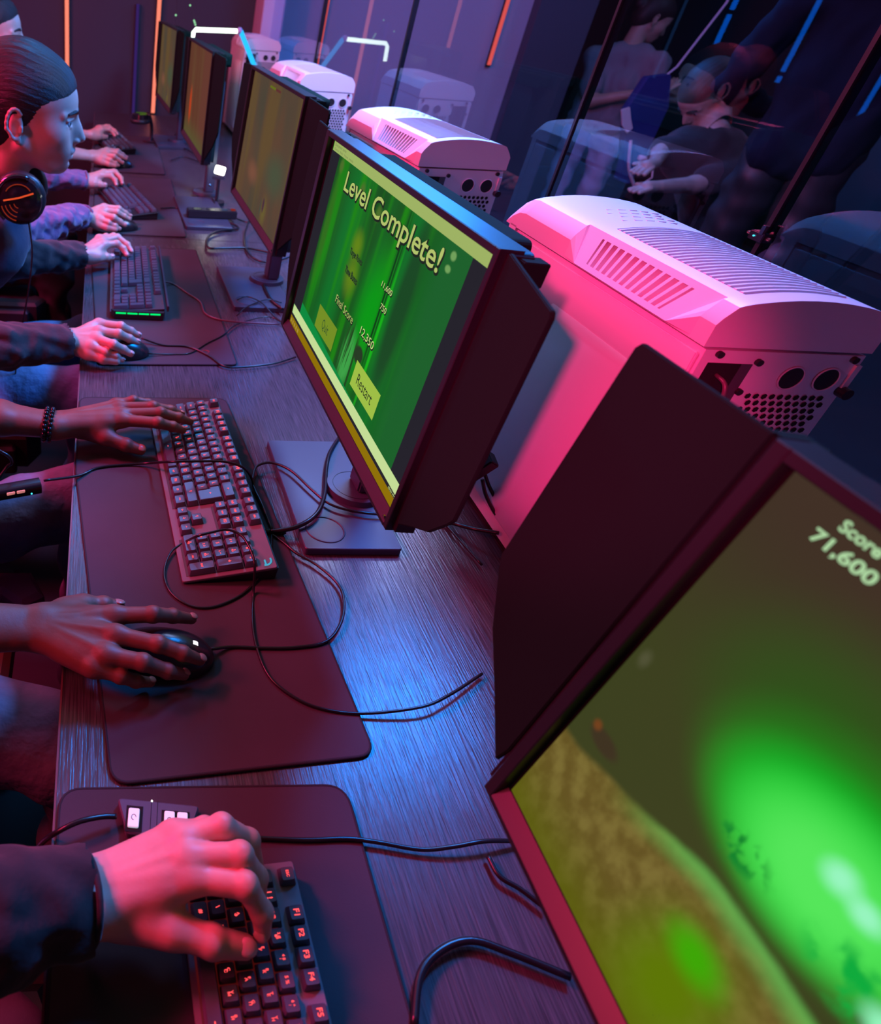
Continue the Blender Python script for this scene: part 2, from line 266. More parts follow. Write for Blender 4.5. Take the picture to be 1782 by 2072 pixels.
class B:
    """collects solids and becomes ONE mesh object"""
    def __init__(s): s.v = []; s.f = []; s.mi = []; s.cur = 0
    def add(s, vs, fs):
        o = len(s.v); s.v += [tuple(v) for v in vs]; s.f += [tuple(i+o for i in f) for f in fs]; s.mi += [s.cur]*len(fs); return s
    def box(s, x0, x1, y0, y1, z0, z1, m=None):
        vs = [Vector((x, y, z)) for z in (z0, z1) for x, y in ((x0, y0), (x1, y0), (x1, y1), (x0, y1))]
        if m is not None: vs = [m @ v for v in vs]
        return s.add(vs, [(3, 2, 1, 0), (4, 5, 6, 7), (0, 1, 5, 4), (1, 2, 6, 5), (2, 3, 7, 6), (3, 0, 4, 7)])
    def prism(s, pts, z0, z1, m=None, bev=0.0):
        """pts: 2-D outline (ccw); extruded z0..z1; bev insets the top edge"""
        n = len(pts); rings = [(pts, z0)]
        if bev > 0:
            rings += [(pts, z1-bev), (inset(pts, bev), z1)]
        else: rings += [(pts, z1)]
        vs = [Vector((p[0], p[1], z)) for r, z in rings for p in r]
        if m is not None: vs = [m @ v for v in vs]
        fs = [tuple(range(n-1, -1, -1)), tuple((len(rings)-1)*n+i for i in range(n))]
        for k in range(len(rings)-1):
            for i in range(n): j = (i+1) % n; fs.append((k*n+i, k*n+j, (k+1)*n+j, (k+1)*n+i))
        return s.add(vs, fs)
    def cyl(s, p0, p1, r0, r1=None, n=20, caps=True):
        r1 = r0 if r1 is None else r1; p0 = Vector(p0); p1 = Vector(p1); d = (p1-p0).normalized()
        a = d.orthogonal().normalized(); b = d.cross(a)
        vs = [p+(a*math.cos(2*PI*i/n)+b*math.sin(2*PI*i/n))*r for p, r in ((p0, r0), (p1, r1)) for i in range(n)]
        fs = [(i, (i+1) % n, n+(i+1) % n, n+i) for i in range(n)]
        if caps: fs += [tuple(range(n-1, -1, -1)), tuple(range(n, 2*n))]
        return s.add(vs, fs)
    def tube(s, pts, r, n=8, closed=False, rad=None):
        pts = [Vector(p) for p in pts]; K = len(pts); vs = []; prev = None
        for i, p in enumerate(pts):
            a = pts[(i-1) % K if closed else max(i-1, 0)]; b = pts[(i+1) % K if closed else min(i+1, K-1)]
            d = (b-a).normalized() if (b-a).length > 1e-9 else Vector((1, 0, 0))
            if prev is None: e = d.orthogonal().normalized()
            else:
                e = prev-d*prev.dot(d); e = e.normalized() if e.length > 1e-6 else d.orthogonal().normalized()
            prev = e; g = d.cross(e); q = rad[i] if rad else r
            vs += [p+(e*math.cos(2*PI*k/n)+g*math.sin(2*PI*k/n))*q for k in range(n)]
        fs = []
        for i in range(K if closed else K-1):
            j = (i+1) % K
            fs += [(i*n+k, i*n+(k+1) % n, j*n+(k+1) % n, j*n+k) for k in range(n)]
        if not closed: fs += [tuple(range(n-1, -1, -1)), tuple((K-1)*n+k for k in range(n))]
        return s.add(vs, fs)
    def ball(s, c, r, n=12, m=None):
        rx, ry, rz = (r, r, r) if isinstance(r, (int, float)) else r; c = Vector(c); vs = []; h = n//2
        for i in range(1, h):
            t = PI*i/h
            for k in range(n): vs.append(Vector((rx*math.sin(t)*math.cos(2*PI*k/n), ry*math.sin(t)*math.sin(2*PI*k/n), rz*math.cos(t))))
        vs += [Vector((0, 0, rz)), Vector((0, 0, -rz))]; tp = len(vs)-2
        if m is not None: vs = [m @ v for v in vs]
        vs = [v+c for v in vs]
        fs = [(i*n+k, (i+1)*n+k, (i+1)*n+(k+1) % n, i*n+(k+1) % n) for i in range(h-2) for k in range(n)]
        fs += [(tp, k, (k+1) % n) for k in range(n)]+[(tp+1, (h-2)*n+(k+1) % n, (h-2)*n+k) for k in range(n)]
        return s.add(vs, fs)
    def out(s, name, m, parent=None, smooth=False, loc=None, rot=None, bevel=0.0, auto=None):
        d = me(name, s.v, s.f, m, smooth); d.polygons.foreach_set('material_index', s.mi)
        bm = bmesh.new(); bm.from_mesh(d); bmesh.ops.recalc_face_normals(bm, faces=bm.faces)
        if bevel: bmesh.ops.bevel(bm, geom=[e for e in bm.edges if len(e.link_faces) == 2 and e.calc_face_angle(0) > 0.5], offset=bevel, segments=2, affect='EDGES', clamp_overlap=True)
        if auto is not None:
            for f in bm.faces: f.smooth = True
            for e in bm.edges:
                if len(e.link_faces) == 2 and e.calc_face_angle(0) > auto: e.smooth = False
        bm.to_mesh(d); bm.free()
        return obj(name, d, parent, loc, rot)
def inset(pts, d):
    n = len(pts); r = []
    for i in range(n):
        a, b, c = Vector(pts[i-1][:2]), Vector(pts[i][:2]), Vector(pts[(i+1) % n][:2])
        e1 = (b-a).normalized(); e2 = (c-b).normalized(); n1 = Vector((-e1.y, e1.x)); n2 = Vector((-e2.y, e2.x))
        m = (n1+n2); m = m.normalized() if m.length > 1e-6 else n1; k = d/max(0.35, m.dot(n1)); r.append(b+m*k)
    return [(p.x, p.y) for p in r]
def rounded(corners, r, seg=5):
    """round the corners of a ccw polygon"""
    out = []; n = len(corners)
    for i in range(n):
        a, b, c = Vector(corners[i-1]), Vector(corners[i]), Vector(corners[(i+1) % n]); rr_ = r[i] if isinstance(r, (list, tuple)) else r
        if rr_ < 1e-6: out.append(tuple(b)); continue
        d1 = (a-b).normalized(); d2 = (c-b).normalized(); ang = d1.angle(d2); t = min(rr_/math.tan(ang/2), 0.45*(a-b).length, 0.45*(c-b).length)
        p1 = b+d1*t; p2 = b+d2*t
        for k in range(seg+1):
            f = k/seg; out.append(tuple((p1*(1-f)+b*f)*(1-f)+(b*(1-f)+p2*f)*f))
    return out
def rect(x0, x1, y0, y1): return [(x0, y0), (x1, y0), (x1, y1), (x0, y1)]
def spline(P, k=8):
    P = [Vector(p) for p in P]; Q = [P[0]*2-P[1]]+P+[P[-1]*2-P[-2]]; out = []
    for i in range(1, len(Q)-2):
        a, b, c, d = Q[i-1:i+3]
        for j in range(k):
            t = j/k; out.append(0.5*((2*b)+(c-a)*t+(2*a-5*b+4*c-d)*t*t+(3*b-a-3*c+d)*t**3))
    return out+[P[-1]]
def text_mesh(s, key, m, size=1.0, align='CENTER', extra=0.0, ls=1.0):
    cu = bpy.data.curves.new('t', 'FONT'); cu.body = s; cu.size = size; cu.align_x = align; cu.align_y = 'CENTER'; cu.offset = extra; cu.space_line = ls
    cu.resolution_u = 3; o = bpy.data.objects.new('t', cu); COL.objects.link(o)
    dg = bpy.context.evaluated_depsgraph_get(); dg.update(); d = bpy.data.meshes.new_from_object(o.evaluated_get(dg)); bpy.data.objects.remove(o); bpy.data.curves.remove(cu)
    d.name = key; d.materials.clear(); d.materials.append(M[m]); return d
def bbox(d):
    a = np.empty(len(d.vertices)*3); d.vertices.foreach_get('co', a); a = a.reshape(-1, 3); return a.min(0), a.max(0), a

# ------------------------------------------------------------------ implicit surfaces (bodies, hands, heads, clothes)
class Field:
    def __init__(s, lo, hi, h):
        s.lo = np.array(lo, float); s.h = h; s.n = np.maximum(((np.array(hi)-s.lo)/h).astype(int)+1, 3)
        s.ax = [s.lo[i]+h*np.arange(s.n[i]) for i in range(3)]; s.V = np.full(s.n, 0.06, np.float32)
    def win(s, lo, hi, mg):
        sl = []
        for i in range(3):
            a = int(np.floor((lo[i]-mg-s.lo[i])/s.h)); b = int(np.ceil((hi[i]+mg-s.lo[i])/s.h))+1; sl.append(slice(max(a, 0), max(min(b, s.n[i]), 0)))
        return tuple(sl)
    def grid(s, sl): return np.meshgrid(*[s.ax[i][sl[i]] for i in range(3)], indexing='ij', sparse=True)
    @staticmethod
    def smin(a, b, k):
        if k <= 0: return np.minimum(a, b)
        h = np.maximum(k-np.abs(a-b), 0)/k; return np.minimum(a, b)-h*h*k*0.25
    def put(s, sl, d, k, V=None, sub=False):
        V = s.V if V is None else V
        if sub: V[sl] = -Field.smin(-V[sl], d.astype(np.float32), k)
        else: V[sl] = Field.smin(V[sl], d.astype(np.float32), k)
    def cap(s, a, b, ra, rb=None, k=0.004, V=None, sub=False, fl=1.0):
        rb = ra if rb is None else rb; a = np.array(a, float); b = np.array(b, float); R = max(ra, rb)
        sl = s.win(np.minimum(a, b)-R, np.maximum(a, b)+R, 0.02+k); x, y, z = s.grid(sl)
        if 0 in s.V[sl].shape: return
        ab = b-a; L2 = max(ab@ab, 1e-12); px, py, pz = x-a[0], y-a[1], z-a[2]
        t = np.clip((px*ab[0]+py*ab[1]+pz*ab[2])/L2, 0, 1)
        d = np.sqrt((px-t*ab[0])**2+(py-t*ab[1])**2+((pz-t*ab[2])*fl)**2)-(ra+(rb-ra)*t)
        s.put(sl, d, k, V, sub)
    def ell(s, c, r, k=0.004, Rm=None, V=None, sub=False):
        c = np.array(c, float); r = np.array(r, float); R = r.max()
        sl = s.win(c-R, c+R, 0.02+k); x, y, z = s.grid(sl)
        if 0 in s.V[sl].shape: return
        px, py, pz = x-c[0], y-c[1], z-c[2]
        if Rm is not None:
            A = np.array(Rm.to_3x3()).T; px, py, pz = (A[0, 0]*px+A[0, 1]*py+A[0, 2]*pz, A[1, 0]*px+A[1, 1]*py+A[1, 2]*pz, A[2, 0]*px+A[2, 1]*py+A[2, 2]*pz)
        k0 = np.sqrt((px/r[0])**2+(py/r[1])**2+(pz/r[2])**2); k1 = np.sqrt((px/r[0]**2)**2+(py/r[1]**2)**2+(pz/r[2]**2)**2)+1e-9
        s.put(sl, k0*(k0-1)/k1, k, V, sub)
    def mesh(s):
        V = s.V; n = s.n; ins = V < 0
        c = [ins[i:n[0]-1+i, j:n[1]-1+j, k:n[2]-1+k] for i in (0, 1) for j in (0, 1) for k in (0, 1)]
        sm = sum(q.astype(np.int8) for q in c); act = (sm > 0) & (sm < 8); I = np.argwhere(act)
        if len(I) == 0: return np.zeros((0, 3)), np.zeros((0, 4), int)
        idx = np.full(act.shape, -1, np.int64); idx[act] = np.arange(len(I))
        acc = np.zeros((len(I), 3)); cnt = np.zeros(len(I)); co = [(i, j, k) for i in (0, 1) for j in (0, 1) for k in (0, 1)]
        for a in co:
            for d in range(3):
                if a[d]: continue
                b = list(a); b[d] = 1
                va = V[I[:, 0]+a[0], I[:, 1]+a[1], I[:, 2]+a[2]]; vb = V[I[:, 0]+b[0], I[:, 1]+b[1], I[:, 2]+b[2]]
                x = (va < 0) != (vb < 0); t = np.where(x, va/np.where(x, va-vb, 1), 0)
                p = np.array(a, float)[None]+np.zeros((len(I), 3)); p[:, d] += t; acc[x] += p[x]; cnt[x] += 1
        P = (I+acc/cnt[:, None])*s.h+s.lo; F = []
        for d in range(3):
            e = [slice(None)]*3; g = [slice(None)]*3; e[d] = slice(0, n[d]-1); g[d] = slice(1, n[d]); A = ins[tuple(e)]; Bq = ins[tuple(g)]
            X = np.argwhere(A != Bq); u, v = [(1, 2), (2, 0), (0, 1)][d]
            ok = (X[:, u] > 0) & (X[:, v] > 0) & (X[:, u] < n[u]-1) & (X[:, v] < n[v]-1); X = X[ok]; q = []
            for du, dv in ((-1, -1), (0, -1), (0, 0), (-1, 0)):
                Y = X.copy(); Y[:, u] += du; Y[:, v] += dv; q.append(idx[Y[:, 0], Y[:, 1], Y[:, 2]])
            q = np.stack(q, 1); fl = A[X[:, 0], X[:, 1], X[:, 2]]; q[~fl] = q[~fl][:, ::-1]; F.append(q)
        return P, np.concatenate(F)
def join_parts(parts):
    vs = []; fs = []; o = 0
    for P, F in parts: vs.append(P); fs.append(F+o); o += len(P)
    return np.concatenate(vs), np.concatenate(fs)
def surf(name, parts, m, parent=None):
    P, F = join_parts(parts); d = bpy.data.meshes.new(name); d.from_pydata(P.tolist(), [], F.tolist()); d.materials.append(M[m])
    d.polygons.foreach_set('use_smooth', [True]*len(d.polygons)); d.update(); return obj(name, d, parent)
def blank(pts, pad, h):
    a = np.array(pts, float); return Field(a.min(0)-pad, a.max(0)+pad, h)

# ================================================================== the room
def struct(name, b, m, **k):
    o = b.out(name, m, **k); o['kind'] = 'structure'; return o
struct('floor', B().box(-3.2, 5.3, -2.6, 8.2, -T-0.1, -T), 'floor_mat')
struct('ceiling', B().box(-3.2, 5.3, -2.6, 8.2, 2.1, 2.2), 'ceiling_dark')
struct('wall_far', B().box(-3.2, 0.95, 4.60, 4.7, -T, 2.1), 'wall_dark')
struct('wall_left', B().box(-3.2, -3.1, -2.6, 4.6, -T, 2.1), 'wall_dark')
struct('wall_back', B().box(-3.1, 5.2, -2.6, -2.5, -T, 2.1), 'wall_dark')
struct('wall_lounge', B().box(1.02, 2.52, 4.60, 4.72, -T, 2.1), 'wall_lilac')
struct('trim_1', B().box(2.52, 2.86, 4.52, 4.76, -T, 2.1), 'wall_column')
struct('wall_lounge_recess', B().box(2.86, 5.2, 7.6, 7.7, -T, 2.1), 'wall_brown')
struct('wall_right', B().box(5.12, 5.25, -2.5, 7.6, -T, 2.1), 'wall_dark')
struct('trim_2', B().box(0.90, 1.02, 4.36, 4.60, -T, 2.1), 'post_lilac', bevel=0.004)
# glass partition: panes between black seals
gy = [-1.05, -0.07, 0.90, 1.41, 2.38, 3.36, 4.35]
for i in range(len(gy)-1):
    p = struct('window_%d' % (i+1), B().box(0.955, 0.965, gy[i]+0.004, gy[i+1]-0.004, -0.70, 2.02), 'glass')
for i, y in enumerate(gy[:-1]):
    struct('trim_%d' % (i+3), B().box(0.952, 0.968, y-0.0035, y+0.0035, -0.70, 2.02), 'seal_black')
struct('trim_9', B().box(0.94, 0.98, -1.1, 4.36, -T, -0.70), 'wall_column')
struct('trim_10', B().box(0.94, 0.98, -1.1, 4.36, 2.02, 2.1), 'wall_column')
# light tubes
def led(name, label, x, y, z0, z1, m, r=0.011, hm='black_plastic', gap=None, along='y'):
    t = thing(name, label, 'light', (x, y, 0))
    b = B(); b.cyl((0, 0, z0), (0, 0, z1), r, n=12); b.out('tube', m, t)
    c = B()
    if along == 'y': c.box(-r*1.3, r*1.3, r*0.6, r*0.6+0.012, z0-0.01, z1)
    else: c.box(r*0.6, r*0.6+0.012, -r*1.3, r*1.3, z0-0.01, z1)
    c.out('mount', hm, t)
    if gap: g = B(); g.cyl((0, 0, gap-0.012), (0, 0, gap+0.012), r*1.25, n=12); g.out('joint', 'black_plastic', t)
    return t
led('light_tube', 'orange upright light tube behind the nearest head with headphones', -0.164, 4.575, -0.02, 1.9, 'led_orange')
led('light_tube', 'orange upright light tube on the dark wall at the end of the desk', 0.351, 4.575, -0.005, 1.9, 'led_orange')
led('light_tube', 'dim violet upright light tube left of the orange tube at the desk end', 0.232, 4.575, -0.02, 0.54, 'violet_reflection_glow', 0.009)  # violet glow stands in for a dim reflection
led('light_tube', 'red-orange light tube on the lilac wall nearest the far computer', 1.305, 4.575, 0.30, 1.9, 'led_orange_dim', 0.011)
led('light_tube', 'red-orange light tube on the lilac wall beside the dark column', 2.353, 4.575, 0.367, 1.9, 'led_orange_dim', 0.011)
led('light_tube', 'blue light tube on the far wall, mirrored over the seated person behind the glass', -1.808, 4.575, 0.178, 1.9, 'led_blue', 0.013, gap=0.72)
led('light_tube', 'blue light tube on the far wall, mirrored over the dark standing figure', -2.32, 4.575, 0.12, 1.9, 'led_blue', 0.013, gap=0.43)
led('light_tube', 'blue light tube mirrored at the upper right picture edge', -2.996, 4.575, 0.216, 1.9, 'led_blue', 0.013)
led('light_tube', 'dim teal light tube on the far wall, mirrored above the blue bag', -1.507, 4.575, 0.36, 1.9, 'led_blue_dim', 0.008)

# ================================================================== desk
def desk(y0, y1, label):
    t = thing('desk', label, 'desk', (0, 0, 0), group=None)
    B().box(0.0, 0.90, y0+0.0008, y1-0.0008, -0.035, 0.0).out('desk_top', 'desk_wood', t, bevel=0.0012)
    B().box(-0.0012, 0.0010, y0+0.001, y1-0.001, -0.034, 0.0005).out('lit_edge_strip', 'edge_lit_red', t)  # thin strip added to imitate the red-lit front edge
    for x in (0.09, 0.80):
        for y in (y0+0.12, y1-0.12):
            B().box(x-0.03, x+0.03, y-0.03, y+0.03, -T, -0.035).out('leg', 'black_plastic', t)
    B().box(0.79, 0.81, y0+0.15, y1-0.15, -0.45, -0.035).out('back_panel', 'black_plastic', t)
    return t
desk(-1.0, 2.14, 'long dark wood-grain desk under the near keyboards and monitors')
desk(2.14, 4.45, 'far dark wood-grain desk beyond the thin seam, reaching the back wall')

def mouse_pad(corners, r, label, name='mouse_pad'):
    P = rounded(corners, r, 6)
    t = thing(name, label, 'mouse pad', (0, 0, 0), group=None)
    B().prism(P, 0.0002, 0.0038).out('cloth', 'pad_cloth', t)
    L = [Vector((p[0], p[1], 0.0022)) for p in P]; e = []
    for i in range(len(L)):
        a, b = L[i], L[(i+1) % len(L)]; k = max(1, int((b-a).length/0.03)); e += [a.lerp(b, j/k) for j in range(k)]
    B().tube(e, 0.0021, 6, closed=True).out('stitched_edge', 'pad_stitch', t, smooth=True)
    return t
mouse_pad([(0.002, -0.42), (0.282, -0.42), (0.295, 0.366), (0.0045, 0.369)], 0.022, 'black cloth mouse pad under the hand at the bottom of the picture')
mouse_pad([(0.056, 0.373), (0.338, 0.399), (0.286, 1.147), (0.0035, 1.137), (0.0035, 0.90)], [0.02, 0.02, 0.02, 0.02, 0.002], 'large black cloth mouse pad under the red-lit keyboard with beaded-bracelet hand')
p3 = mouse_pad([(0.038, 1.276), (0.333, 1.293), (0.327, 2.034), (0.012, 2.02)], 0.012, 'black mouse pad under the keyboard with the green light strip')
mouse_pad([(0.016, 2.15), (0.31, 2.155), (0.322, 2.904), (0.018, 2.88)], 0.012, 'black mouse pad under the tenkeyless keyboard by the purple sleeves')
mouse_pad([(0.012, 2.975), (0.305, 2.975), (0.315, 3.76), (0.012, 3.75)], 0.012, 'farthest black mouse pad, under the bare forearms')
lg = B()
for a0, a1, r in ((0.3, 3.4, 0.009), (3.6, 6.0, 0.006)):
    lg.tube([(0.272+r*math.cos(a0+(a1-a0)*k/10), 1.345+r*math.sin(a0+(a1-a0)*k/10), 0.0041) for k in range(11)], 0.0007, 5)
lg.out('printed_logo', 'chair_red', p3)

# ================================================================== monitors
MW, MH = 0.56, 0.325
def flat_uv(d, fu):
    uv = d.uv_layers.new(name='UVMap')
    for p in d.polygons:
        for li, vi in zip(p.loop_indices, p.vertices): uv.data[li].uv = fu[vi]
def monitor(label, x0, yl, z0, tilt, content, near=(True, 0), far=(True, 0), yaw=0.0, base=(-0.03, 0.115, -0.14, 0.14), su0=0.0245):
    """frame's lower edge at x0, z0; its player's-left corner at yl"""
    yc = yl-MW/2; t = thing('monitor', label, 'monitor', (x0, yc, 0), yaw)
    ct, st = math.cos(tilt), math.sin(tilt)
    def P(u, v, d=0.0): return Vector((v*st-d*ct, MW/2-u, z0+v*ct+d*st))   # d > 0 is towards the player
    MP = Matrix(((0, st, -ct, 0), (-1, 0, 0, MW/2), (0, ct, st, z0), (0, 0, 0, 1)))   # (u, v, d) -> local
    def slab(pts, d0, d1, bev=0.0, b=None):
        b = b or B(); return b.prism(pts, d0, d1, MP, bev)
    # screen opening u .026-.548, v .018-.314 ; frame is a ring
    su1, sv0, sv1 = 0.5480, 0.0175, 0.3145; fi = 0.0145 if su0 > 0.02 else su0-0.003
    fr = B()
    for x in ((0, fi, 0, MH), (su1+0.004, MW, 0, MH), (fi, su1+0.004, MH-0.008, MH)): slab(rect(*x), -0.020, 0.004, 0.0008, fr)
    slab(rect(fi, su1+0.004, 0.0, 0.004), -0.02, 0.004, 0, fr)
    fr.out('frame', 'bezel_plastic', t)
    b = B(); vs = [(fi, 0.004, 0.004), (su1+0.004, 0.004, 0.004), (su1+0.004, sv0-0.001, -0.0035), (fi, sv0-0.001, -0.0035), (fi, 0.004, -0.012), (su1+0.004, 0.004, -0.012), (su1+0.004, sv0-0.001, -0.012), (fi, sv0-0.001, -0.012)]
    b.add([MP @ Vector(v) for v in vs], [(0, 1, 2, 3), (7, 6, 5, 4), (0, 4, 5, 1), (1, 5, 6, 2), (2, 6, 7, 3), (3, 7, 4, 0)]); b.out('lower_ledge', 'ledge_plastic', t)
    b = B(); slab(rect(fi, su1+0.004, sv0-0.001, MH-0.008), -0.012, -0.0045, 0, b); b.out('panel_surround', 'black_gloss', t)
    vs = [(su0, sv0), (su1, sv0), (su1, sv1), (su0, sv1)]
    d = me('screen', [MP @ Vector((u, v, -0.004)) for u, v in vs], [(0, 1, 2, 3)], content); flat_uv(d, vs); scr = obj('screen', d, t)
    # housing behind, neck, column, base, puck
    b = B(); slab(rounded(rect(0.012, MW-0.012, 0.006, MH-0.006), 0.008), -0.040, -0.020, 0, b)
    slab(rounded(rect(0.12, MW-0.12, 0.06, MH-0.05), 0.03), -0.060, -0.040, 0, b); b.out('housing', 'bezel_plastic', t)
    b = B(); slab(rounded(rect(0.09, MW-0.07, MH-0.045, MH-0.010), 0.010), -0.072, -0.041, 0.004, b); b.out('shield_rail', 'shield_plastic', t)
    x0b, x1b, y0b, y1b = base
    bp = B(); ring = []; bp.prism(rounded(rect(x0b, x1b, y0b, y1b), 0.006), 0.001, 0.0125, None, 0.001); bo = bp.out('base_plate', 'stand_metal', t, bevel=0)
    cx, cy = x0b+0.040, y0b+0.042
    b = B(); b.tube([(cx+0.0285*math.cos(a*PI/16), cy+0.0285*math.sin(a*PI/16), 0.0126) for a in range(32)], 0.0014, 6, closed=True); b.out('recess_ring', 'stand_metal', bo, smooth=True)
    px, py = x1b-0.030, 0.0
    b = B(); b.cyl((px, py, 0.0125), (px, py, 0.022), 0.047, 0.045, 40); pk = b.out('stand_disc', 'stand_metal', t, auto=0.6)
    b = B(); b.tube([(px+0.036*math.cos(a*PI/16), py+0.036*math.sin(a*PI/16), 0.0221) for a in range(32)], 0.0006, 5, closed=True); b.out('groove', 'black_plastic', pk)
    b = B(); b.box(px-0.004, px+0.028, py-0.022, py+0.022, 0.022, z0+0.22); b.out('column', 'stand_metal', t, bevel=0.003)
    b = B(); b.box(0.055, px+0.002, py-0.03, py+0.03, z0+0.12, z0+0.18); b.out('neck', 'black_plastic', t, bevel=0.003)
    # side shields
    shp = [(0.0, 0.036), (0.004, 0.018), (0.048, 0.050), (0.085, 0.075), (0.118, 0.112), (0.125, 0.122), (0.125, 0.314), (0.121, 0.319), (0.0, 0.324)]
    for sgn, (on, a) in ((1, near), (-1, far)):
        if not on: continue
        u0 = MW+0.007 if sgn > 0 else -0.007; ca, sa = math.cos(a), math.sin(a)
        # local shield frame: s along +-u, turned by a about v; a > 0 folds towards the player
        def Q(s, v, e): return P(u0+sgn*(s*ca-e*sa), v, s*sa+e*ca-0.006)
        n = len(shp); vs = [Q(s, v, e) for e in (0.0, 0.004) for s, v in shp]
        fs = [tuple(range(n)), tuple(range(2*n-1, n-1, -1))]+[(i, n+i, n+(i+1) % n, (i+1) % n) for i in range(n)]
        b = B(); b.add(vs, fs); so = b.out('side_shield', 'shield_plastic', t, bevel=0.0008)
        b = B(); u1 = MW if sgn > 0 else 0
        slab(rect(min(u0, u1)-0.001, max(u0, u1)+0.001, 0.004, MH-0.003), -0.026, -0.004, 0, b); b.out('shield_hinge', 'black_gloss', t)
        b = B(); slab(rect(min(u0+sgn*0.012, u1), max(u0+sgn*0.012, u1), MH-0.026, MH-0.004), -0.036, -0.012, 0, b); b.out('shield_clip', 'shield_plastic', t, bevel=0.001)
    b = B(); b.cyl(MP @ Vector((MW-0.012, 0.010, 0.003)), MP @ Vector((MW-0.012, 0.010, 0.0048)), 0.0022, n=14); b.out('screw', 'chrome', t)
    return t, scr, MP
def overlay(scr, MP, name, pts, m, d):
    vs = [MP @ Vector((u, v, d)) for u, v in pts]; return obj(name, me(name, vs, [tuple(range(len(vs)))], m), scr)
def word(scr, MP, s, box, m, d, name='lettering', outline=None, oext=0.0, bold=0.0):
    """text fitted into box=(u0,u1,v0,v1); v0 = baseline box bottom"""
    key = name
    base = text_mesh(s, key, m, extra=bold); lo, hi, a = bbox(base); u0, u1, v0, v1 = box; sx = (u1-u0)/(hi[0]-lo[0]); sy = (v1-v0)/(hi[1]-lo[1])
    if outline:
        o = text_mesh(s, 'outline', outline, extra=oext); _, _, q = bbox(o)
        v = [MP @ Vector((u0+(p[0]-lo[0])*sx+0.0008, v0+(p[1]-lo[1])*sy-0.0012, d-0.0003)) for p in q]; o.vertices.foreach_set('co', [c for p in v for c in p]); o.update(); obj('lettering_outline', o, scr)
    v = [MP @ Vector((u0+(p[0]-lo[0])*sx, v0+(p[1]-lo[1])*sy, d)) for p in a]; base.vertices.foreach_set('co', [c for p in v for c in p]); base.update()
    o = obj(name, base, scr); o['kind'] = 'stuff'; return o
R = math.radians
# B: the sharp one in the middle of the picture
tB, scB, mB = monitor('sharp dark monitor with the green Level Complete screen', 0.367, 1.130, 0.172, R(3), 'screen_green', near=(True, R(13)), far=(True, R(-8)))
d0 = -0.0038
for nm, p, m in (('black_margin', rect(0.0245, 0.066, 0.0507, 0.3008), 'scr_black'), ('black_margin', rect(0.512, 0.548, 0.0507, 0.3008), 'scr_black'), ('window_bar', rect(0.0275, 0.545, 0.301, 0.314), 'scr_bar'),
                 ('page_strip', rect(0.027, 0.5415, 0.0355, 0.0505), 'scr_bar_low'), ('black_strip', rect(0.0245, 0.548, 0.0305, 0.0355), 'scr_black'), ('task_bar', rect(0.0245, 0.548, 0.0175, 0.0305), 'scr_task')):
    overlay(scB, mB, nm, p, m, d0)
for (u0, u1), s, m, tm in (((0.149, 0.242), 'Quit', 'scr_btn_dim', 'scr_dim_text'), ((0.337, 0.430), 'Restart', 'scr_btn', 'scr_outline')):
    overlay(scB, mB, 'button', rect(u0, u1, 0.066, 0.102), m, d0)
    w = (u1-u0)*(0.34 if s == 'Quit' else 0.62); c = (u0+u1)/2; word(scB, mB, s, (c-w/2, c+w/2, 0.074 if s == 'Quit' else 0.0765, 0.0915), tm, d0+0.0003)
word(scB, mB, 'Level Complete!', (0.119, 0.457, 0.2565, 0.291), 'scr_text', d0+0.0006, outline='scr_outline', oext=0.055, bold=0.012)
word(scB, mB, 'Target Points', (0.208, 0.260, 0.2010, 0.2110), 'scr_dim_text', d0+0.0006, outline='scr_outline', oext=0.03)
word(scB, mB, 'Time Bonus', (0.209, 0.262, 0.1770, 0.1860), 'scr_dim_text', d0+0.0006, outline='scr_outline', oext=0.03)
word(scB, mB, 'Final Score', (0.206, 0.287, 0.1300, 0.1410), 'scr_text', d0+0.0006, outline='scr_outline', oext=0.05)
word(scB, mB, '12,350', (0.3195, 0.371, 0.1310, 0.1430), 'scr_text_lo', d0+0.0006, outline='scr_outline', oext=0.05)
word(scB, mB, '11,600', (0.3385, 0.374, 0.2040, 0.2120), 'scr_text_lo', d0+0.0006, outline='scr_outline', oext=0.05)
word(scB, mB, '750', (0.3540, 0.374, 0.1820, 0.1895), 'scr_text_lo', d0+0.0006, outline='scr_outline', oext=0.05)
word(scB, mB, 'Document name', (0.034, 0.090, 0.3085, 0.3125), 'scr_menu', d0+0.0003)
word(scB, mB, 'Game  Edit  View  Help', (0.034, 0.128, 0.3025, 0.3062), 'scr_menu', d0+0.0003)
word(scB, mB, '08:03 PM', (0.521, 0.541, 0.0312, 0.0345), 'scr_text_lo', d0+0.0003)
for k in range(5): overlay(scB, mB, 'task_icon', rect(0.030+k*0.0115, 0.036+k*0.0115, 0.0205, 0.0270), 'scr_icon', d0+0.0003)
# A: the blurred one close to the camera
tA, scA, mA = monitor('blurred monitor at the lower right with the bright green cave picture', 0.338, 0.267, 0.178, R(7), 'screen_cave', su0=0.0125, near=(True, R(5)), far=(True, R(-7)))
word(scA, mA, 'Score', (0.0450, 0.0655, 0.3045, 0.3110), 'scr_pale', d0+0.0004, bold=0.03)
word(scA, mA, '71,600', (0.0385, 0.0715, 0.2920, 0.3005), 'scr_pale', d0+0.0004, bold=0.03)
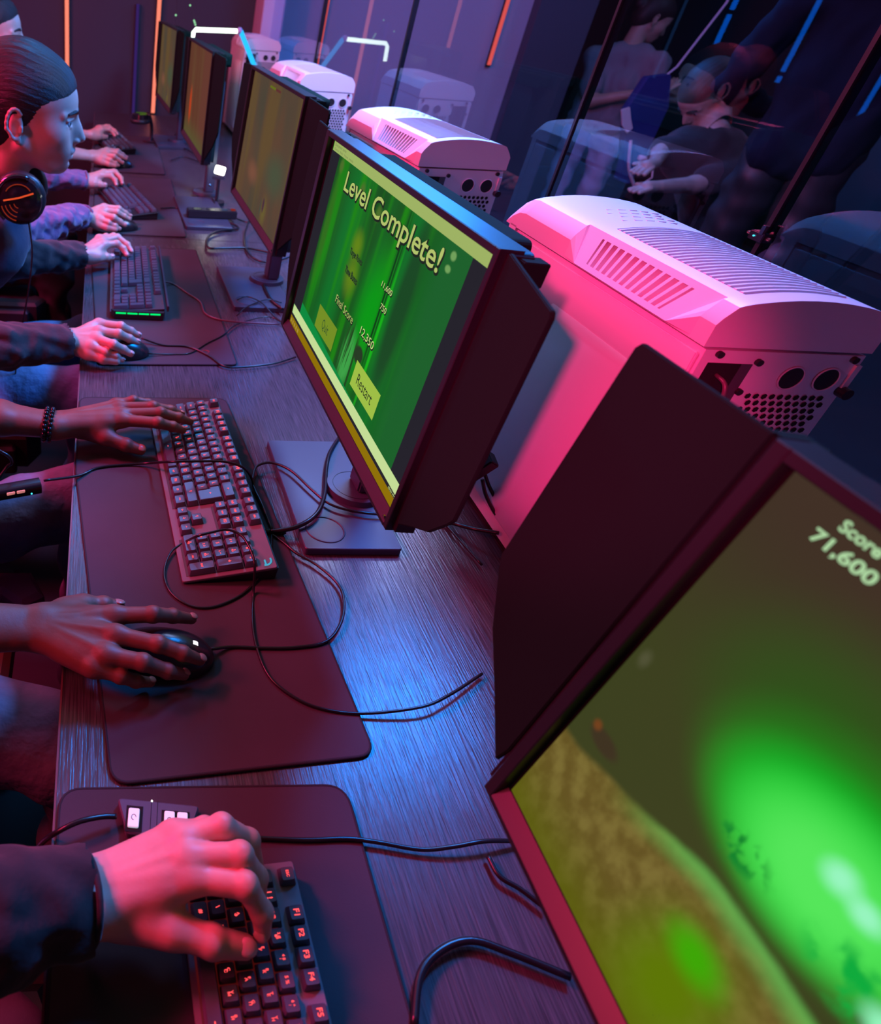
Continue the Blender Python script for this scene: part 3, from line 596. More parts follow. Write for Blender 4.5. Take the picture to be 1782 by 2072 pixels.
# C, D, E: farther monitors
tC, scC, mC = monitor('third monitor from the front, brown screen with a small green and red health bar', 0.422, 2.056, 0.172, R(2.5), 'screen_brown', near=(True, R(-3)), far=(True, R(0)), yaw=R(0.8), base=(-0.052, 0.10, -0.19, 0.10))
overlay(scC, mC, 'health_bar', [(0.225, 0.300), (0.285, 0.300), (0.285, 0.305), (0.225, 0.305)], 'scr_hbar_g', d0+0.0003)
overlay(scC, mC, 'health_bar', [(0.285, 0.300), (0.335, 0.300), (0.335, 0.305), (0.285, 0.305)], 'scr_hbar_r', d0+0.0003)
tD, scD, mD = monitor('fourth monitor from the front, orange-brown screen with a glowing orange streak', 0.362, 2.94, 0.172, R(0.5), 'screen_orange', near=(True, R(-6)), far=(True, R(0)), yaw=R(1.5), base=(-0.055, 0.10, -0.42, -0.05))
tE, scE, mE = monitor('farthest monitor, mostly hidden behind the orange-brown one', 0.33, 3.92, 0.172, R(1), 'screen_brown', near=(True, R(-3)), far=(True, R(0)), yaw=R(3))

# ================================================================== computers
def computer(label, x0, y0, yaw=0.0, L=0.41, Wd=0.182, lit=None):
    t = thing('computer_tower', label, 'computer', (x0, y0, 0), yaw)
    H = 0.402
    body = B(); body.prism(rounded(rect(0.004, Wd-0.004, 0.0, L-0.004), [0.001, 0.001, 0.012, 0.012]), 0.014, H); bd = body.out('case_body', 'pc_white_matte', t)
    for x in (0.02, Wd-0.05):
        for y in (0.03, L-0.07): B().box(x, x+0.03, y, y+0.04, 0.0, 0.014).out('foot', 'black_plastic', t)
    # left side panel with a raised six-sided field
    b = B(); b.box(0.0, 0.004, 0.004, L-0.02, 0.016, H-0.005); sp = b.out('side_panel', 'pc_white', t, bevel=0.0012)
    hexo = [(0.03, 0.035), (0.285, 0.035), (0.285, 0.303), (0.243, 0.352), (0.03, 0.352)]
    def yz(p, x): return (x, p[0], p[1])
    ins = inset(hexo, 0.012); n = len(hexo); vs = [yz(p, 0.0) for p in hexo]+[yz(p, -0.0085) for p in ins]
    b = B(); b.add(vs, [tuple(range(n, 2*n)), tuple(range(n-1, -1, -1))]+[(i, (i+1) % n, n+(i+1) % n, n+i) for i in range(n)]); b.out('raised_field', 'pc_white', sp, bevel=0.003, auto=0.7)
    B().box(Wd-0.004, Wd, 0.004, L-0.02, 0.016, H-0.005).out('side_panel', 'pc_white', t, bevel=0.0012)
    # front panel
    b = B(); pf = rounded([(0.0, L-0.018), (Wd, L-0.018), (Wd, L+0.004), (Wd-0.02, L+0.016), (0.02, L+0.016), (0.0, L+0.004)], [0, 0, 0.01, 0.01, 0.01, 0.01]); b.prism(pf, 0.01, H+0.005); b.out('front_panel', 'pc_white', t)
    # cap: skin with a curved roof, sloped shoulders and an opening for the slats
    prof = [(0.0, H+0.003), (0.0, 0.428), (0.004, 0.435), (0.014, 0.447), (0.018, 0.4485)]
    xs0, xs1, ys0, ys1 = 0.034, Wd-0.038, 0.022, 0.235
    crown = lambda x: 0.4485+0.0085*(1-((x-Wd/2)/(Wd/2-0.016))**2)
    cap = B()
    yf = L+0.012
    def rz(y):          # the roof drops towards the rounded front
        return 0.0 if y < L-0.03 else 0.022*((y-(L-0.03))/(yf-L+0.03))**2
    left = prof; right = [(Wd-x, z) for x, z in prof[::-1]]
    xm = [xs0+(xs1-xs0)*k/6 for k in range(7)]
    full = left+[(x, crown(x)) for x in [0.026]+xm+[Wd-0.026]]+right
    yv0, yv1 = ys0, 0.262
    ye = [yv1, L-0.03, L-0.015, L, yf]
    lowl = [(0.0, H+0.003), (0.0, 0.408)]
    def strip(pts, ylist):
        n = len(pts)
        for a, c in zip(ylist[:-1], ylist[1:]):
            cap.add([(x, a, z-(rz(a) if z > 0.42 else 0)) for x, z in pts]+[(x, c, z-(rz(c) if z > 0.42 else 0)) for x, z in pts], [(i, i+1, n+i+1, n+i) for i in range(n-1)])
    strip(full, [0.0, ys0]); strip(full, ye)
    roofl = [(0.018, 0.4485), (0.026, crown(0.026))]
    strip(lowl, [yv0, yv1]); strip(roofl+[(x, crown(x)) for x in xm]+[(Wd-0.026, crown(Wd-0.026))]+right, [ys1, yv1])
    # beside the slats
    strip(roofl+[(xs0, crown(xs0)), (xs0, crown(xs0)-0.016)], [ys0, ys1]); strip([(xs1, crown(xs1)-0.016), (xs1, crown(xs1)), (Wd-0.026, crown(Wd-0.026))]+right, [ys0, ys1])
    strip([(x, crown(x)-0.016) for x in xm], [ys0, ys1])
    for y in (ys0, ys1): cap.add([(x, y, crown(x)) for x in xm]+[(x, y, crown(x)-0.016) for x in xm], [(i, i+1, 7+i+1, 7+i) for i in range(6)])
    for y in (0.0, yf): cap.add([(x, y, z-(rz(y) if z > 0.42 else 0)) for x, z in full], [tuple(range(len(full)))])
    cap.add([(0, 0, H+0.003), (Wd, 0, H+0.003), (Wd, yf, H+0.003), (0, yf, H+0.003)], [(0, 1, 2, 3)])
    co = cap.out('top_cap', 'pc_white', t, auto=0.5)
    # slats across the roof
    global SLAT, VFIN
    if SLAT is None:
        b = B(); m_ = len(xm)
        pr = [(-0.0012, -0.0155), (-0.0026, 0.0012), (0.0018, 0.0006), (0.0022, -0.0155)]
        vs = [(x, dy, crown(x)+dz) for x in xm for dy, dz in pr]; fs = []
        for i in range(m_-1):
            for k in range(4): fs.append((i*4+k, i*4+(k+1) % 4, (i+1)*4+(k+1) % 4, (i+1)*4+k))
        fs += [(0, 1, 2, 3), tuple((m_-1)*4+k for k in (3, 2, 1, 0))]; b.add(vs, fs); o = b.out('slat', 'pc_white', None); SLAT = o.data; bpy.data.objects.remove(o)
        b = B(); b.add([Vector(p) for p in ((0, -0.0012, 0.4455), (0, 0.0012, 0.4455), (-0.022, 0.0012, 0.424), (-0.022, -0.0012, 0.424), (0.006, -0.0012, 0.440), (0.006, 0.0012, 0.440), (-0.010, 0.0012, 0.418), (-0.010, -0.0012, 0.418))],
              [(0, 1, 2, 3), (7, 6, 5, 4), (0, 4, 5, 1), (3, 2, 6, 7), (0, 3, 7, 4), (1, 5, 6, 2)]); o = b.out('fin', 'pc_white', None); VFIN = o.data; bpy.data.objects.remove(o)
    ns = 24
    for k in range(ns):
        o = obj('slat', SLAT, co, loc=(0, ys0+0.006+(ys1-ys0-0.012)*k/(ns-1), 0.0))
    # shoulder vent block with fins
    b = B(); tx, tz, bx_, bz = 0.018, 0.4485, -0.0055, 0.4085
    y0v, y1v = yv0, yv1; B0, B1 = y0v+0.032, y1v-0.032
    out = [(tx, y0v+0.010, tz), (tx, y1v-0.010, tz), (bx_, B1, bz), (bx_, B0, bz)]
    def on(fx, y): return (tx+(bx_-tx)*fx, y, tz+(bz-tz)*fx)
    inn = [on(0.16, y0v+0.038), on(0.16, y1v-0.038), on(0.86, B1-0.018), on(0.86, B0+0.018)]
    dv = Vector((0.86, 0, -0.50))*0.011
    vo = [Vector(p) for p in out]; vi = [Vector(p) for p in inn]; vd = [p+dv for p in vi]
    fs = []
    for i in range(4): j = (i+1) % 4; fs += [(i, j, 4+j, 4+i), (4+i, 4+j, 8+j, 8+i)]
    fs.append((8, 9, 10, 11)); b.add(vo+vi+vd, fs)
    pf2 = [(0.0, 0.408), (0.0, 0.428), (0.004, 0.435), (0.014, 0.447), (0.018, 0.4485)]
    for ye_, io, ib in ((y0v, 0, 3), (y1v, 1, 2)):
        vs = [Vector((x, ye_, z)) for x, z in pf2]+[vo[io], vo[ib]]
        b.add(vs, [(0, 1, 6), (1, 2, 6), (2, 3, 6), (3, 4, 6), (4, 5, 6)])
    b.add([vo[3], vo[2], Vector((0, y1v, 0.408)), Vector((0, y0v, 0.408))], [(0, 1, 2, 3)])
    vo_ = b.out('shoulder_vent', 'pc_white', co)
    nf = 12; c0 = (inn[0][1]+inn[1][1])/2
    for k in range(nf):
        f = (k+0.5)/nf; ya = inn[0][1]+(inn[1][1]-inn[0][1])*f; yb = inn[3][1]+(inn[2][1]-inn[3][1])*f; q = B()
        top_ = Vector((inn[0][0], ya, inn[0][2])); bot_ = Vector((inn[3][0], yb, inn[3][2])); w = Vector((0, 0.0024, 0))
        q.add([top_-w, top_+w, bot_+w, bot_-w, top_-w*0.5+dv, top_+w*0.5+dv, bot_+w*0.5+dv, bot_-w*0.5+dv], [(0, 1, 2, 3), (7, 6, 5, 4), (0, 4, 5, 1), (3, 2, 6, 7), (0, 3, 7, 4), (1, 5, 6, 2)])
        q.out('fin', 'pc_white', vo_)
    # embossed dashes at the front of the roof
    em = B()
    for i in range(5):
        for j in range(4):
            x = 0.058+i*0.016+(j % 2)*0.008; y = 0.262+j*0.016; em.box(x, x+0.010, y, y+0.0022, crown(x)-0.001, crown(x)+0.0005)
    e = em.out('embossed_dashes', 'pc_white', co); e['kind'] = 'stuff'
    # rear: recess with ports, two hose holes, honeycomb, screws, cables
    b = B(); b.box(0.014, 0.062, -0.0008, 0.001, 0.20, 0.388); b.out('port_recess', 'dark_void', t)
    b = B(); b.box(0.050, 0.062, -0.001, 0.0, 0.20, 0.388); b.out('bracket', 'kb_grey', t)
    for x in (0.112, 0.151):
        b = B(); b.cyl((x, -0.0012, 0.3745), (x, 0.001, 0.3745), 0.0125, n=22); b.out('hose_hole', 'black_plastic', t)
        b = B(); b.tube([(x+0.0128*math.cos(a*PI/11), -0.0014, 0.3745+0.0128*math.sin(a*PI/11)) for a in range(22)], 0.0008, 5, closed=True); b.out('hole_rim', 'pc_white_matte', t)
    b = B(); s = 0.0056; k = 0
    for r in range(22):
        for c in range(12):
            x = 0.078+(c+(r % 2)*0.5)*s*1.62; z = 0.352-r*s*1.42
            if x > Wd-0.016: continue
            q = [(x+s*0.62*math.cos(PI/6+PI/3*j), -0.0010, z+s*0.62*math.sin(PI/6+PI/3*j)) for j in range(6)]; b.add(q, [(0, 1, 2, 3, 4, 5)])
    h = b.out('honeycomb_grille', 'dark_void', t); h['kind'] = 'stuff'
    for x, z in ((0.020, 0.398), (0.066, 0.391), (0.064, 0.357), (0.166, 0.398), (0.012, 0.366)):
        b = B(); b.cyl((x, -0.004, z), (x, 0.0, z), 0.0036, n=12); b.out('thumb_screw', 'black_plastic', t)
    b = B(); b.cyl((Wd-0.006, -0.010, 0.362), (Wd-0.006, 0.0, 0.362), 0.006, n=14); b.out('thumb_screw', 'black_plastic', t)
    b = B(); b.box(Wd-0.010, Wd-0.004, -0.003, 0, 0.365, 0.392); b.out('latch', 'pc_white_matte', t)
    b = B(); b.tube(spline([(0.030, 0.0, 0.375), (0.032, -0.014, 0.370), (0.033, -0.018, 0.35), (0.031, -0.012, 0.30), (0.03, -0.006, 0.22)], 5), 0.0022, 8); b.out('rear_cable', 'cable_pink', t, smooth=True)
    return t
SLAT = None; VFIN = None
computer('white computer tower nearest the camera, with fully visible roof slats and pink side', 0.634, 0.584, R(-1.0))
computer('white computer tower behind the Level Complete monitor, second from the front', 0.643, 1.362, R(2.4))
computer('white computer tower third from the front, above the brown screen', 0.664, 2.425, R(2.0))
computer('farthest white computer tower, partly behind the white and cyan light frame', 0.74, 3.90, R(0))
computer('white computer tower at the right picture edge seen mainly mirrored in the glass', 0.66, -0.30, R(0))

# ================================================================== keyboards
KEYC = {}; LEG = {}
def keycap(w, dep=1.0):
    k = (round(w, 2), dep)
    if k not in KEYC:
        U = 0.01905; a = U*w/2-0.0005; d = U*dep/2-0.0005; ta = a-0.0026; tb = d-0.0024; h = 0.0085; o = 0.0008
        b = B(); lo = rounded(rect(-a, a, -d, d), 0.0012, 1); hi = rounded(rect(-ta, ta, -tb+o, tb+o), 0.0018, 2)
        lo = rounded(rect(-a, a, -d, d), 0.0018, 2); n = len(hi); m2 = inset(hi, -0.0004)
        vs = [(x, y, 0) for x, y in lo]+[(x, y, h-0.0005) for x, y in m2]+[(x, y, h) for x, y in hi]+[(0, o, h-0.0006)]
        fs = [tuple(range(n-1, -1, -1))]+[(r*n+i, r*n+(i+1) % n, (r+1)*n+(i+1) % n, (r+1)*n+i) for r in (0, 1) for i in range(n)]+[(2*n+i, 2*n+(i+1) % n, 3*n) for i in range(n)]
        b.add(vs, fs); ob = b.out('key', 'keycap', None, auto=0.6); KEYC[k] = ob.data; bpy.data.objects.remove(ob)
    return KEYC[k]
def enter_cap():
    if 'enter' not in KEYC:
        U = 0.01905; P = [(-0.95*U/1.0+0.009, -1.0*U+0.001), (0.0245-0.010, -1.0*U+0.001), (0.0245-0.010, 1.0*U-0.001), (-0.0225+0.009, 1.0*U-0.001), (-0.0225+0.009, 0.001), (-0.0185+0.009, 0.001)]
        P = [(-0.0125, -0.0185), (0.0145, -0.0185), (0.0145, 0.0185), (-0.0165, 0.0185), (-0.0165, 0.0005), (-0.0125, 0.0005)]
        b = B(); hi = inset(P, 0.0022); n = 6; b.add([(x, y, 0) for x, y in P]+[(x, y, 0.0085) for x, y in hi], [(5, 4, 3, 2, 1, 0), tuple(range(6, 12))]+[(i, (i+1) % n, n+(i+1) % n, n+i) for i in range(n)])
        ob = b.out('key', 'keycap', None, bevel=0.0006); KEYC['enter'] = ob.data; bpy.data.objects.remove(ob)
    return KEYC['enter']
def legend(s, m):
    k = (s, m)
    if k not in LEG:
        d = text_mesh(s, 'legend', m, size=1.0, ls=0.75, extra=0.012); lo, hi, a = bbox(d); w, h = hi[0]-lo[0], hi[1]-lo[1]
        tw, th = (0.0068, 0.0060) if len(s.replace('\n', '')) > 1 else (0.0040, 0.0046)
        sc = min(tw/w, th/h, 0.0095); c = (lo+hi)/2; a = (a-c)*sc; d.vertices.foreach_set('co', a.ravel()); d.update(); LEG[k] = d
    return LEG[k]
def layout(full=True):
    K = []; A = lambda s, x, r, w=1.0, d=1.0: K.append((s, x, r, w, d))
    A('ESC', .5, 0)
    for i in range(12): A('F%d' % (i+1), (2.5, 3.5, 4.5, 5.5, 7, 8, 9, 10, 11.5, 12.5, 13.5, 14.5)[i], 0)
    for s, x in (('PRT', 15.75), ('SCR', 16.75), ('BRK', 17.75)): A(s, x, 0)
    for i, s in enumerate(('~\n Ё', '1 !', '2 @\n  "', '3 #\n  №', '4 $\n  ;', '5 %', '6 ^\n  :', '7 &\n  ?', '8 *', '9 (', '0 )', '- _', '= +')): A(s, i+.5, 1.3)
    A('←', 14, 1.3, 2)
    A('TAB', .75, 2.3, 1.5)
    for i, s in enumerate(('Q\n  Й', 'W\n  Ц', 'E\n  У', 'R\n  К', 'T\n  Е', 'Y\n  Н', 'U\n  Г', 'I\n  Ш', 'O\n  Щ', 'P\n  З', '[\n  Х', ']\n  Ъ')): A(s, i+2, 2.3)
    A('CAPS', .875, 3.3, 1.75)
    for i, s in enumerate(('A\n  Ф', 'S\n  Ы', 'D\n  В', 'F\n  А', 'G\n  П', 'H\n  Р', 'J\n  О', 'K\n  Л', 'L\n  Д', ';\n  Ж', "'\n  Э")): A(s, i+2.25, 3.3)
    A('\\', 13.25, 3.3)
    A('enter', 14.22, 2.8)
    A('↑', .625, 4.3, 1.25); A('\\', 1.75, 4.3)
    for i, s in enumerate(('Z\n  Я', 'X\n  Ч', 'C\n  С', 'V\n  М', 'B\n  И', 'N\n  Т', 'M\n  Ь', ',\n  Б', '.\n  Ю', '/\n  .')): A(s, i+2.75, 4.3)
    A('↑', 13.625, 4.3, 2.75)
    for s, x, w in (('CTRL', .625, 1.25), ('#', 1.875, 1.25), ('ALT', 3.125, 1.25), ('-', 6.875, 6.25), ('ALT', 10.625, 1.25), ('FN', 11.875, 1.25), ('=', 13.125, 1.25), ('CTRL', 14.375, 1.25)): A(s, x, 5.3, w)
    for s, x, r in (('INS', 15.75, 1.3), ('HM', 16.75, 1.3), ('PU', 17.75, 1.3), ('DEL', 15.75, 2.3), ('END', 16.75, 2.3), ('PD', 17.75, 2.3), ('↑', 16.75, 4.3), ('←', 15.75, 5.3), ('↓', 16.75, 5.3), ('→', 17.75, 5.3)): A(s, x, r)
    if full:
        for s, x, r, w, d in (('NUM', 19, 1.3, 1, 1), ('/', 20, 1.3, 1, 1), ('*', 21, 1.3, 1, 1), ('-', 22, 1.3, 1, 1), ('7\nHM', 19, 2.3, 1, 1), ('8 ↑', 20, 2.3, 1, 1), ('9\nPU', 21, 2.3, 1, 1), ('+', 22, 2.8, 1, 2), ('4 ←', 19, 3.3, 1, 1), ('5', 20, 3.3, 1, 1), ('6 →', 21, 3.3, 1, 1),
                              ('1\nEND', 19, 4.3, 1, 1), ('2 ↓', 20, 4.3, 1, 1), ('3\nPD', 21, 4.3, 1, 1), ('ENT', 22, 4.8, 1, 2), ('0\nINS', 19.5, 5.3, 2, 1), ('. DEL', 21, 5.3, 1, 1)): A(s, x, r, w, d)
    return K
def keyboard(label, x, y, kt, tilt, case_m, lit, full=True, scale=1.0, style='plate', group=None):
    U = 0.01905; t = thing('keyboard', label, 'keyboard', (x, y, 0.0), -PI/2+kt); t.scale = (scale,)*3
    K = layout(full); x1 = (22.85 if full else 18.55)*U; ztop = 0.0285; rt = (tilt, 0, 0)
    z_ = lambda yy: ztop+yy*math.sin(tilt)
    P = rounded(rect(-0.35*U, x1, -6.05*U, 0.78*U), 0.004 if style == 'plate' else 0.003)
    b = B(); b.prism(P, ztop-0.0035, ztop, None, 0.0006); b.out('top_plate', case_m, t, rot=rt)
    n = len(P); ins = inset(P, 0.002); vs = [(px, py*math.cos(tilt), z_(py)-0.0035) for px, py in ins]+[(px, py*math.cos(tilt), 0.0055) for px, py in inset(P, 0.004)]
    b = B(); b.add(vs, [tuple(range(n)), tuple(range(2*n-1, n-1, -1))]+[(i, (i+1) % n, n+(i+1) % n, n+i) for i in range(n)]); b.out('case', 'kb_black', t)
    for s, kx, kr, w, d in K:
        yy = -kr*U; dat = enter_cap() if s == 'enter' else keycap(w, d)
        ko = obj('key', dat, t, loc=(kx*U, yy*math.cos(tilt), z_(yy)+0.0014), rot=rt)
        if lit:
            lo = obj('legend', legend('←' if s == 'enter' else s, 'key_red'), ko, loc=(0.0, 0.0010 if '\n' not in s else 0.0008, 0.0086))
    if lit:      # red light leaking between the caps
        b = B(); yb = -5.85*U
        for (a0, a1, b0, b1) in ((0.1, 14.9, -5.7, -0.9), (15.35, 18.15, -2.7, -0.9), (18.6, 22.4, -5.7, -0.9)) if full else ((0.1, 14.9, -5.7, -0.9),):
            b.box(a0*U, a1*U, b0*U, b1*U, ztop+0.0001, ztop+0.0005)
        b.out('glow_plate', 'kb_glow', t, rot=rt)
    return t
m = mat('kb_glow', (0.03, 0.02, 0.02, 1), 0.5, emit=(1.0, 0.05, 0.04, 1), es=0.05)
kB = keyboard('red-backlit keyboard with a bare aluminium plate, in the middle of the picture', 0.2501, 1.0882, 0.049, 0.172, 'kb_alu', True)
kb_logo = B()
U = 0.01905; cx, cy = 22.05*U, 0.05*U
kb_logo.tube([(cx+0.0085*math.cos(a), cy+0.0085*math.sin(a), 0.0290) for a in [(-0.3+2.2*k/12) for k in range(13)]], 0.0013, 5); kb_logo.tube([(cx-0.001, cy, 0.029), (cx+0.0085, cy, 0.029)], 0.0013, 5)
kb_logo.out('printed_logo', 'logo_cyan', kB, rot=(0.172, 0, 0))
keyboard('red-backlit keyboard under the big blurred hand at the bottom', 0.2085, 0.2803, 0.031, 0.12, 'kb_alu', True, scale=0.80)
kC = keyboard('unlit dark keyboard with a green light strip on its near end', 0.188, 1.950, -0.018, 0.10, 'kb_grey', False)
b = B(); b.box(-0.3*U, 22.8*U, 0.95*U, 1.20*U, 0.022, 0.036); b.out('metal_bar', 'stand_metal', kC, bevel=0.001)
b = B()
b.prism([(22.84*U, 0.7*U), (23.5*U, 0.5*U), (23.5*U, -5.6*U), (22.84*U, -6.0*U)], 0.006, 0.024); b.out('light_block', 'kb_black', kC)
for k in range(4): q = B(); q.box(23.5*U, 23.53*U, (-5.4+k*1.42)*U, (-4.15+k*1.42)*U, 0.018, 0.0215); q.out('light_segment', 'led_green', kC)
b = B()
for k in range(4): b.cyl((20.2*U+k*0.007, 0.45*U, 0.029), (20.2*U+k*0.007, 0.45*U, 0.0296), 0.0012, n=8)
b.out('indicator_icons', 'glow_red_soft', kC)
keyboard('dark tenkeyless keyboard between the purple sleeves', 0.142, 2.66, 0.22, 0.10, 'kb_black', False, full=False)
keyboard('farthest dark keyboard, in front of the headphones on the desk', 0.115, 3.66, 0.20, 0.10, 'kb_black', False, full=False)

# ================================================================== people
HANDS = {
'A_L': {'wrist': [0.0319, 0.2497, 0.055], 'fore': [-0.034, 0.2318, 0.075],
  'thumb': [[0.0642, 0.2399, 0.045], [0.1008, 0.2255, 0.052], [0.1317, 0.2165, 0.05], [0.1584, 0.215, 0.042]],
  'index': [[0.115, 0.252, 0.078], [0.1579, 0.2415, 0.085], [0.1724, 0.2314, 0.062], [0.1744, 0.2237, 0.045]],
  'middle': [[0.1119, 0.2654, 0.082], [0.1567, 0.2623, 0.09], [0.1722, 0.2554, 0.066], [0.1759, 0.25, 0.047]],
  'ring': [[0.1106, 0.2801, 0.08], [0.145, 0.2865, 0.088], [0.1708, 0.2841, 0.068], [0.1778, 0.2748, 0.048]],
  'pinky': [[0.1045, 0.2882, 0.072], [0.1319, 0.2906, 0.078], [0.154, 0.2958, 0.062], [0.1644, 0.2938, 0.048]],
},
'B_L': {'wrist': [-0.0349, 0.9645, 0.05], 'fore': [-0.1236, 0.9678, 0.06],
  'thumb': [[0.0141, 0.9744, 0.04], [0.0515, 0.9488, 0.038], [0.0845, 0.9398, 0.03], [0.1096, 0.9378, 0.022]],
  'index': [[0.0757, 0.9689, 0.06], [0.1368, 0.9559, 0.065], [0.1628, 0.9604, 0.055], [0.1809, 0.9658, 0.045]],
  'middle': [[0.0759, 0.9828, 0.063], [0.1424, 0.9809, 0.069], [0.1747, 0.9842, 0.058], [0.196, 0.9899, 0.047]],
  'ring': [[0.0724, 1.0085, 0.06], [0.1311, 1.0013, 0.068], [0.1627, 1.0111, 0.056], [0.183, 1.0151, 0.046]],
  'pinky': [[0.0686, 1.0282, 0.055], [0.0986, 1.0314, 0.062], [0.1255, 1.0377, 0.054], [0.1521, 1.0319, 0.045]],
},
'B_R': {'wrist': [-0.0277, 0.5384, 0.045], 'fore': [-0.1356, 0.5259, 0.06],
  'thumb': [[-0.0008, 0.5698, 0.035], [0.0227, 0.5862, 0.03], [0.0471, 0.5907, 0.025], [0.0658, 0.5928, 0.02]],
  'index': [[0.0579, 0.548, 0.055], [0.1042, 0.5467, 0.058], [0.1294, 0.556, 0.045], [0.1545, 0.5645, 0.03]],
  'middle': [[0.0601, 0.5145, 0.06], [0.1066, 0.5, 0.062], [0.1351, 0.4965, 0.05], [0.1567, 0.4993, 0.035]],
  'ring': [[0.049, 0.4912, 0.055], [0.0895, 0.4809, 0.055], [0.1179, 0.4803, 0.04], [0.1376, 0.4869, 0.025]],
  'pinky': [[0.0356, 0.4826, 0.045], [0.0656, 0.4744, 0.04], [0.0826, 0.4767, 0.028], [0.1001, 0.4826, 0.018]],
},
'C_R': {'wrist': [-0.0234, 1.293, 0.045], 'fore': [-0.1552, 1.23, 0.06],
  'thumb': [[-0.0031, 1.292, 0.035], [0.0177, 1.2696, 0.03], [0.0481, 1.2594, 0.025], [0.0736, 1.2599, 0.02]],
  'index': [[0.037, 1.3498, 0.06], [0.084, 1.3413, 0.06], [0.106, 1.3509, 0.045], [0.1226, 1.3538, 0.035]],
  'middle': [[0.0371, 1.3088, 0.062], [0.078, 1.3044, 0.06], [0.1016, 1.3142, 0.045], [0.119, 1.3197, 0.035]],
  'ring': [[0.0323, 1.2879, 0.055], [0.0674, 1.2631, 0.055], [0.0883, 1.2725, 0.04], [0.104, 1.2734, 0.03]],
  'pinky': [[0.0225, 1.2735, 0.045], [0.0528, 1.2589, 0.04], [0.0733, 1.2624, 0.03], [0.0869, 1.2651, 0.02]],
},
'C_L': {'wrist': [-0.0044, 1.8094, 0.05], 'fore': [-0.1652, 1.7259, 0.065],
  'thumb': [[0.0155, 1.807, 0.045], [0.0353, 1.8096, 0.045], [0.0552, 1.8208, 0.042], [0.0701, 1.8285, 0.04]],
  'index': [[0.0479, 1.837, 0.07], [0.0841, 1.8503, 0.07], [0.102, 1.848, 0.058], [0.1116, 1.8363, 0.046]],
  'middle': [[0.0452, 1.8594, 0.072], [0.086, 1.8899, 0.075], [0.1136, 1.8766, 0.06], [0.1247, 1.8634, 0.047]],
  'ring': [[0.0412, 1.882, 0.07], [0.0753, 1.9002, 0.074], [0.0964, 1.904, 0.06], [0.1104, 1.8917, 0.048]],
  'pinky': [[0.0344, 1.9053, 0.065], [0.055, 1.9163, 0.068], [0.0761, 1.9202, 0.058], [0.0901, 1.91, 0.048]],
},
}

def V3(p): return np.array(p, float)
def unit(v): return v/max(np.linalg.norm(v), 1e-9)
def move(H, M):
    f = lambda p: list(M @ Vector(p)); return {k: (f(v) if k in ('wrist', 'fore') else [f(q) for q in v]) for k, v in H.items()}
def hand_parts(H, h, elbow=None, big=1.0):
    """one hand with its forearm as a single skin surface; five separate fingers"""
    fings = [H[k] for k in ('index', 'middle', 'ring', 'pinky')]; th = H['thumb']; w = V3(H['wrist']); fo = V3(H['fore'])
    pts = [w, fo]+[q for f in fings+[th] for q in f]+([elbow] if elbow is not None else [])
    F = blank(pts, 0.052, h); lat = unit(V3(fings[0][0])-V3(fings[3][0])); up = np.array([0, 0, 1.0]); g = big
    ax = unit(V3(fings[1][0])-w); up = unit(np.cross(ax, lat)); up = up if up[2] > 0 else -up
    spread = [0.0150, 0.0050, -0.0050, -0.0140]; rm = [0.0118, 0.0120, 0.0112, 0.0100]
    # forearm and wrist
    e = V3(elbow) if elbow is not None else fo
    lf = lat*0.0095*g
    for sg in (1, -1): F.cap(w+lf*sg, fo+lf*1.1*sg, 0.0170*g, 0.0235*g, 0.012)
    if elbow is not None:
        for sg in (1, -1): F.cap(fo+lf*1.1*sg, e+lf*sg, 0.0235*g, 0.0340*g, 0.014)
    for f, sp, r in zip(fings, spread, rm):
        m = V3(f[0]); F.cap(w+lat*sp*0.75*g, m-up*0.002, 0.0150*g, r*g, 0.012)
        F.cap(w*0.55+m*0.45+lat*sp*0.2-up*0.008, m*0.85+w*0.15-up*0.006, 0.011*g, 0.009*g, 0.012)
        F.ell(m+up*0.0012, (0.0088*g,)*3, 0.008)                        # knuckle
        F.cap(w*0.8+m*0.2+up*0.0140*g, m*0.90+w*0.1+up*(r*g-0.0026), 0.0016, 0.0022, 0.0045)   # tendon
    F.ell(w+lat*(-0.021*g)+up*0.009-ax*0.012, (0.0085*g,)*3, 0.010)   # wrist bone
    t0, t1, t2, t3 = [V3(q) for q in th]
    F.cap(w+lat*0.010*g, t0, 0.0150*g, 0.0160*g, 0.014); F.cap(t0, t1, 0.0165*g, 0.0125*g, 0.012)
    F.cap(t1*0.6+t0*0.4, V3(fings[0][0])*0.75+w*0.25-up*0.004, 0.009*g, 0.008*g, 0.018)        # web of the thumb
    P0 = F.V.copy(); res = P0.copy()
    chains = [([V3(q) for q in f], [0.0102, 0.0094, 0.0083, 0.0066], 1.0 if i < 3 else 0.86) for i, f in enumerate(fings)]+[([t1, t2, t3], [0.0122, 0.0112, 0.0088], 1.0)]
    for pts_, rad, sc in chains:
        G = Field(F.lo, F.lo+h*(F.n-1)+h*0.5, h); G.n = F.n; G.ax = F.ax; G.V = np.full(F.n, 0.06, np.float32)
        for i in range(len(pts_)-1):
            G.cap(pts_[i], pts_[i+1], rad[i]*sc*g, rad[i+1]*sc*g, 0.003)
            if i > 0: G.ell(pts_[i]+up*0.0006, (rad[i]*sc*g*1.02,)*3, 0.004)
        lo = np.min(pts_, 0); hi = np.max(pts_, 0); sl = F.win(lo, hi, 0.036)
        res[sl] = np.minimum(res[sl], Field.smin(P0[sl], G.V[sl], 0.0085))
    F.V = res; return F.mesh()
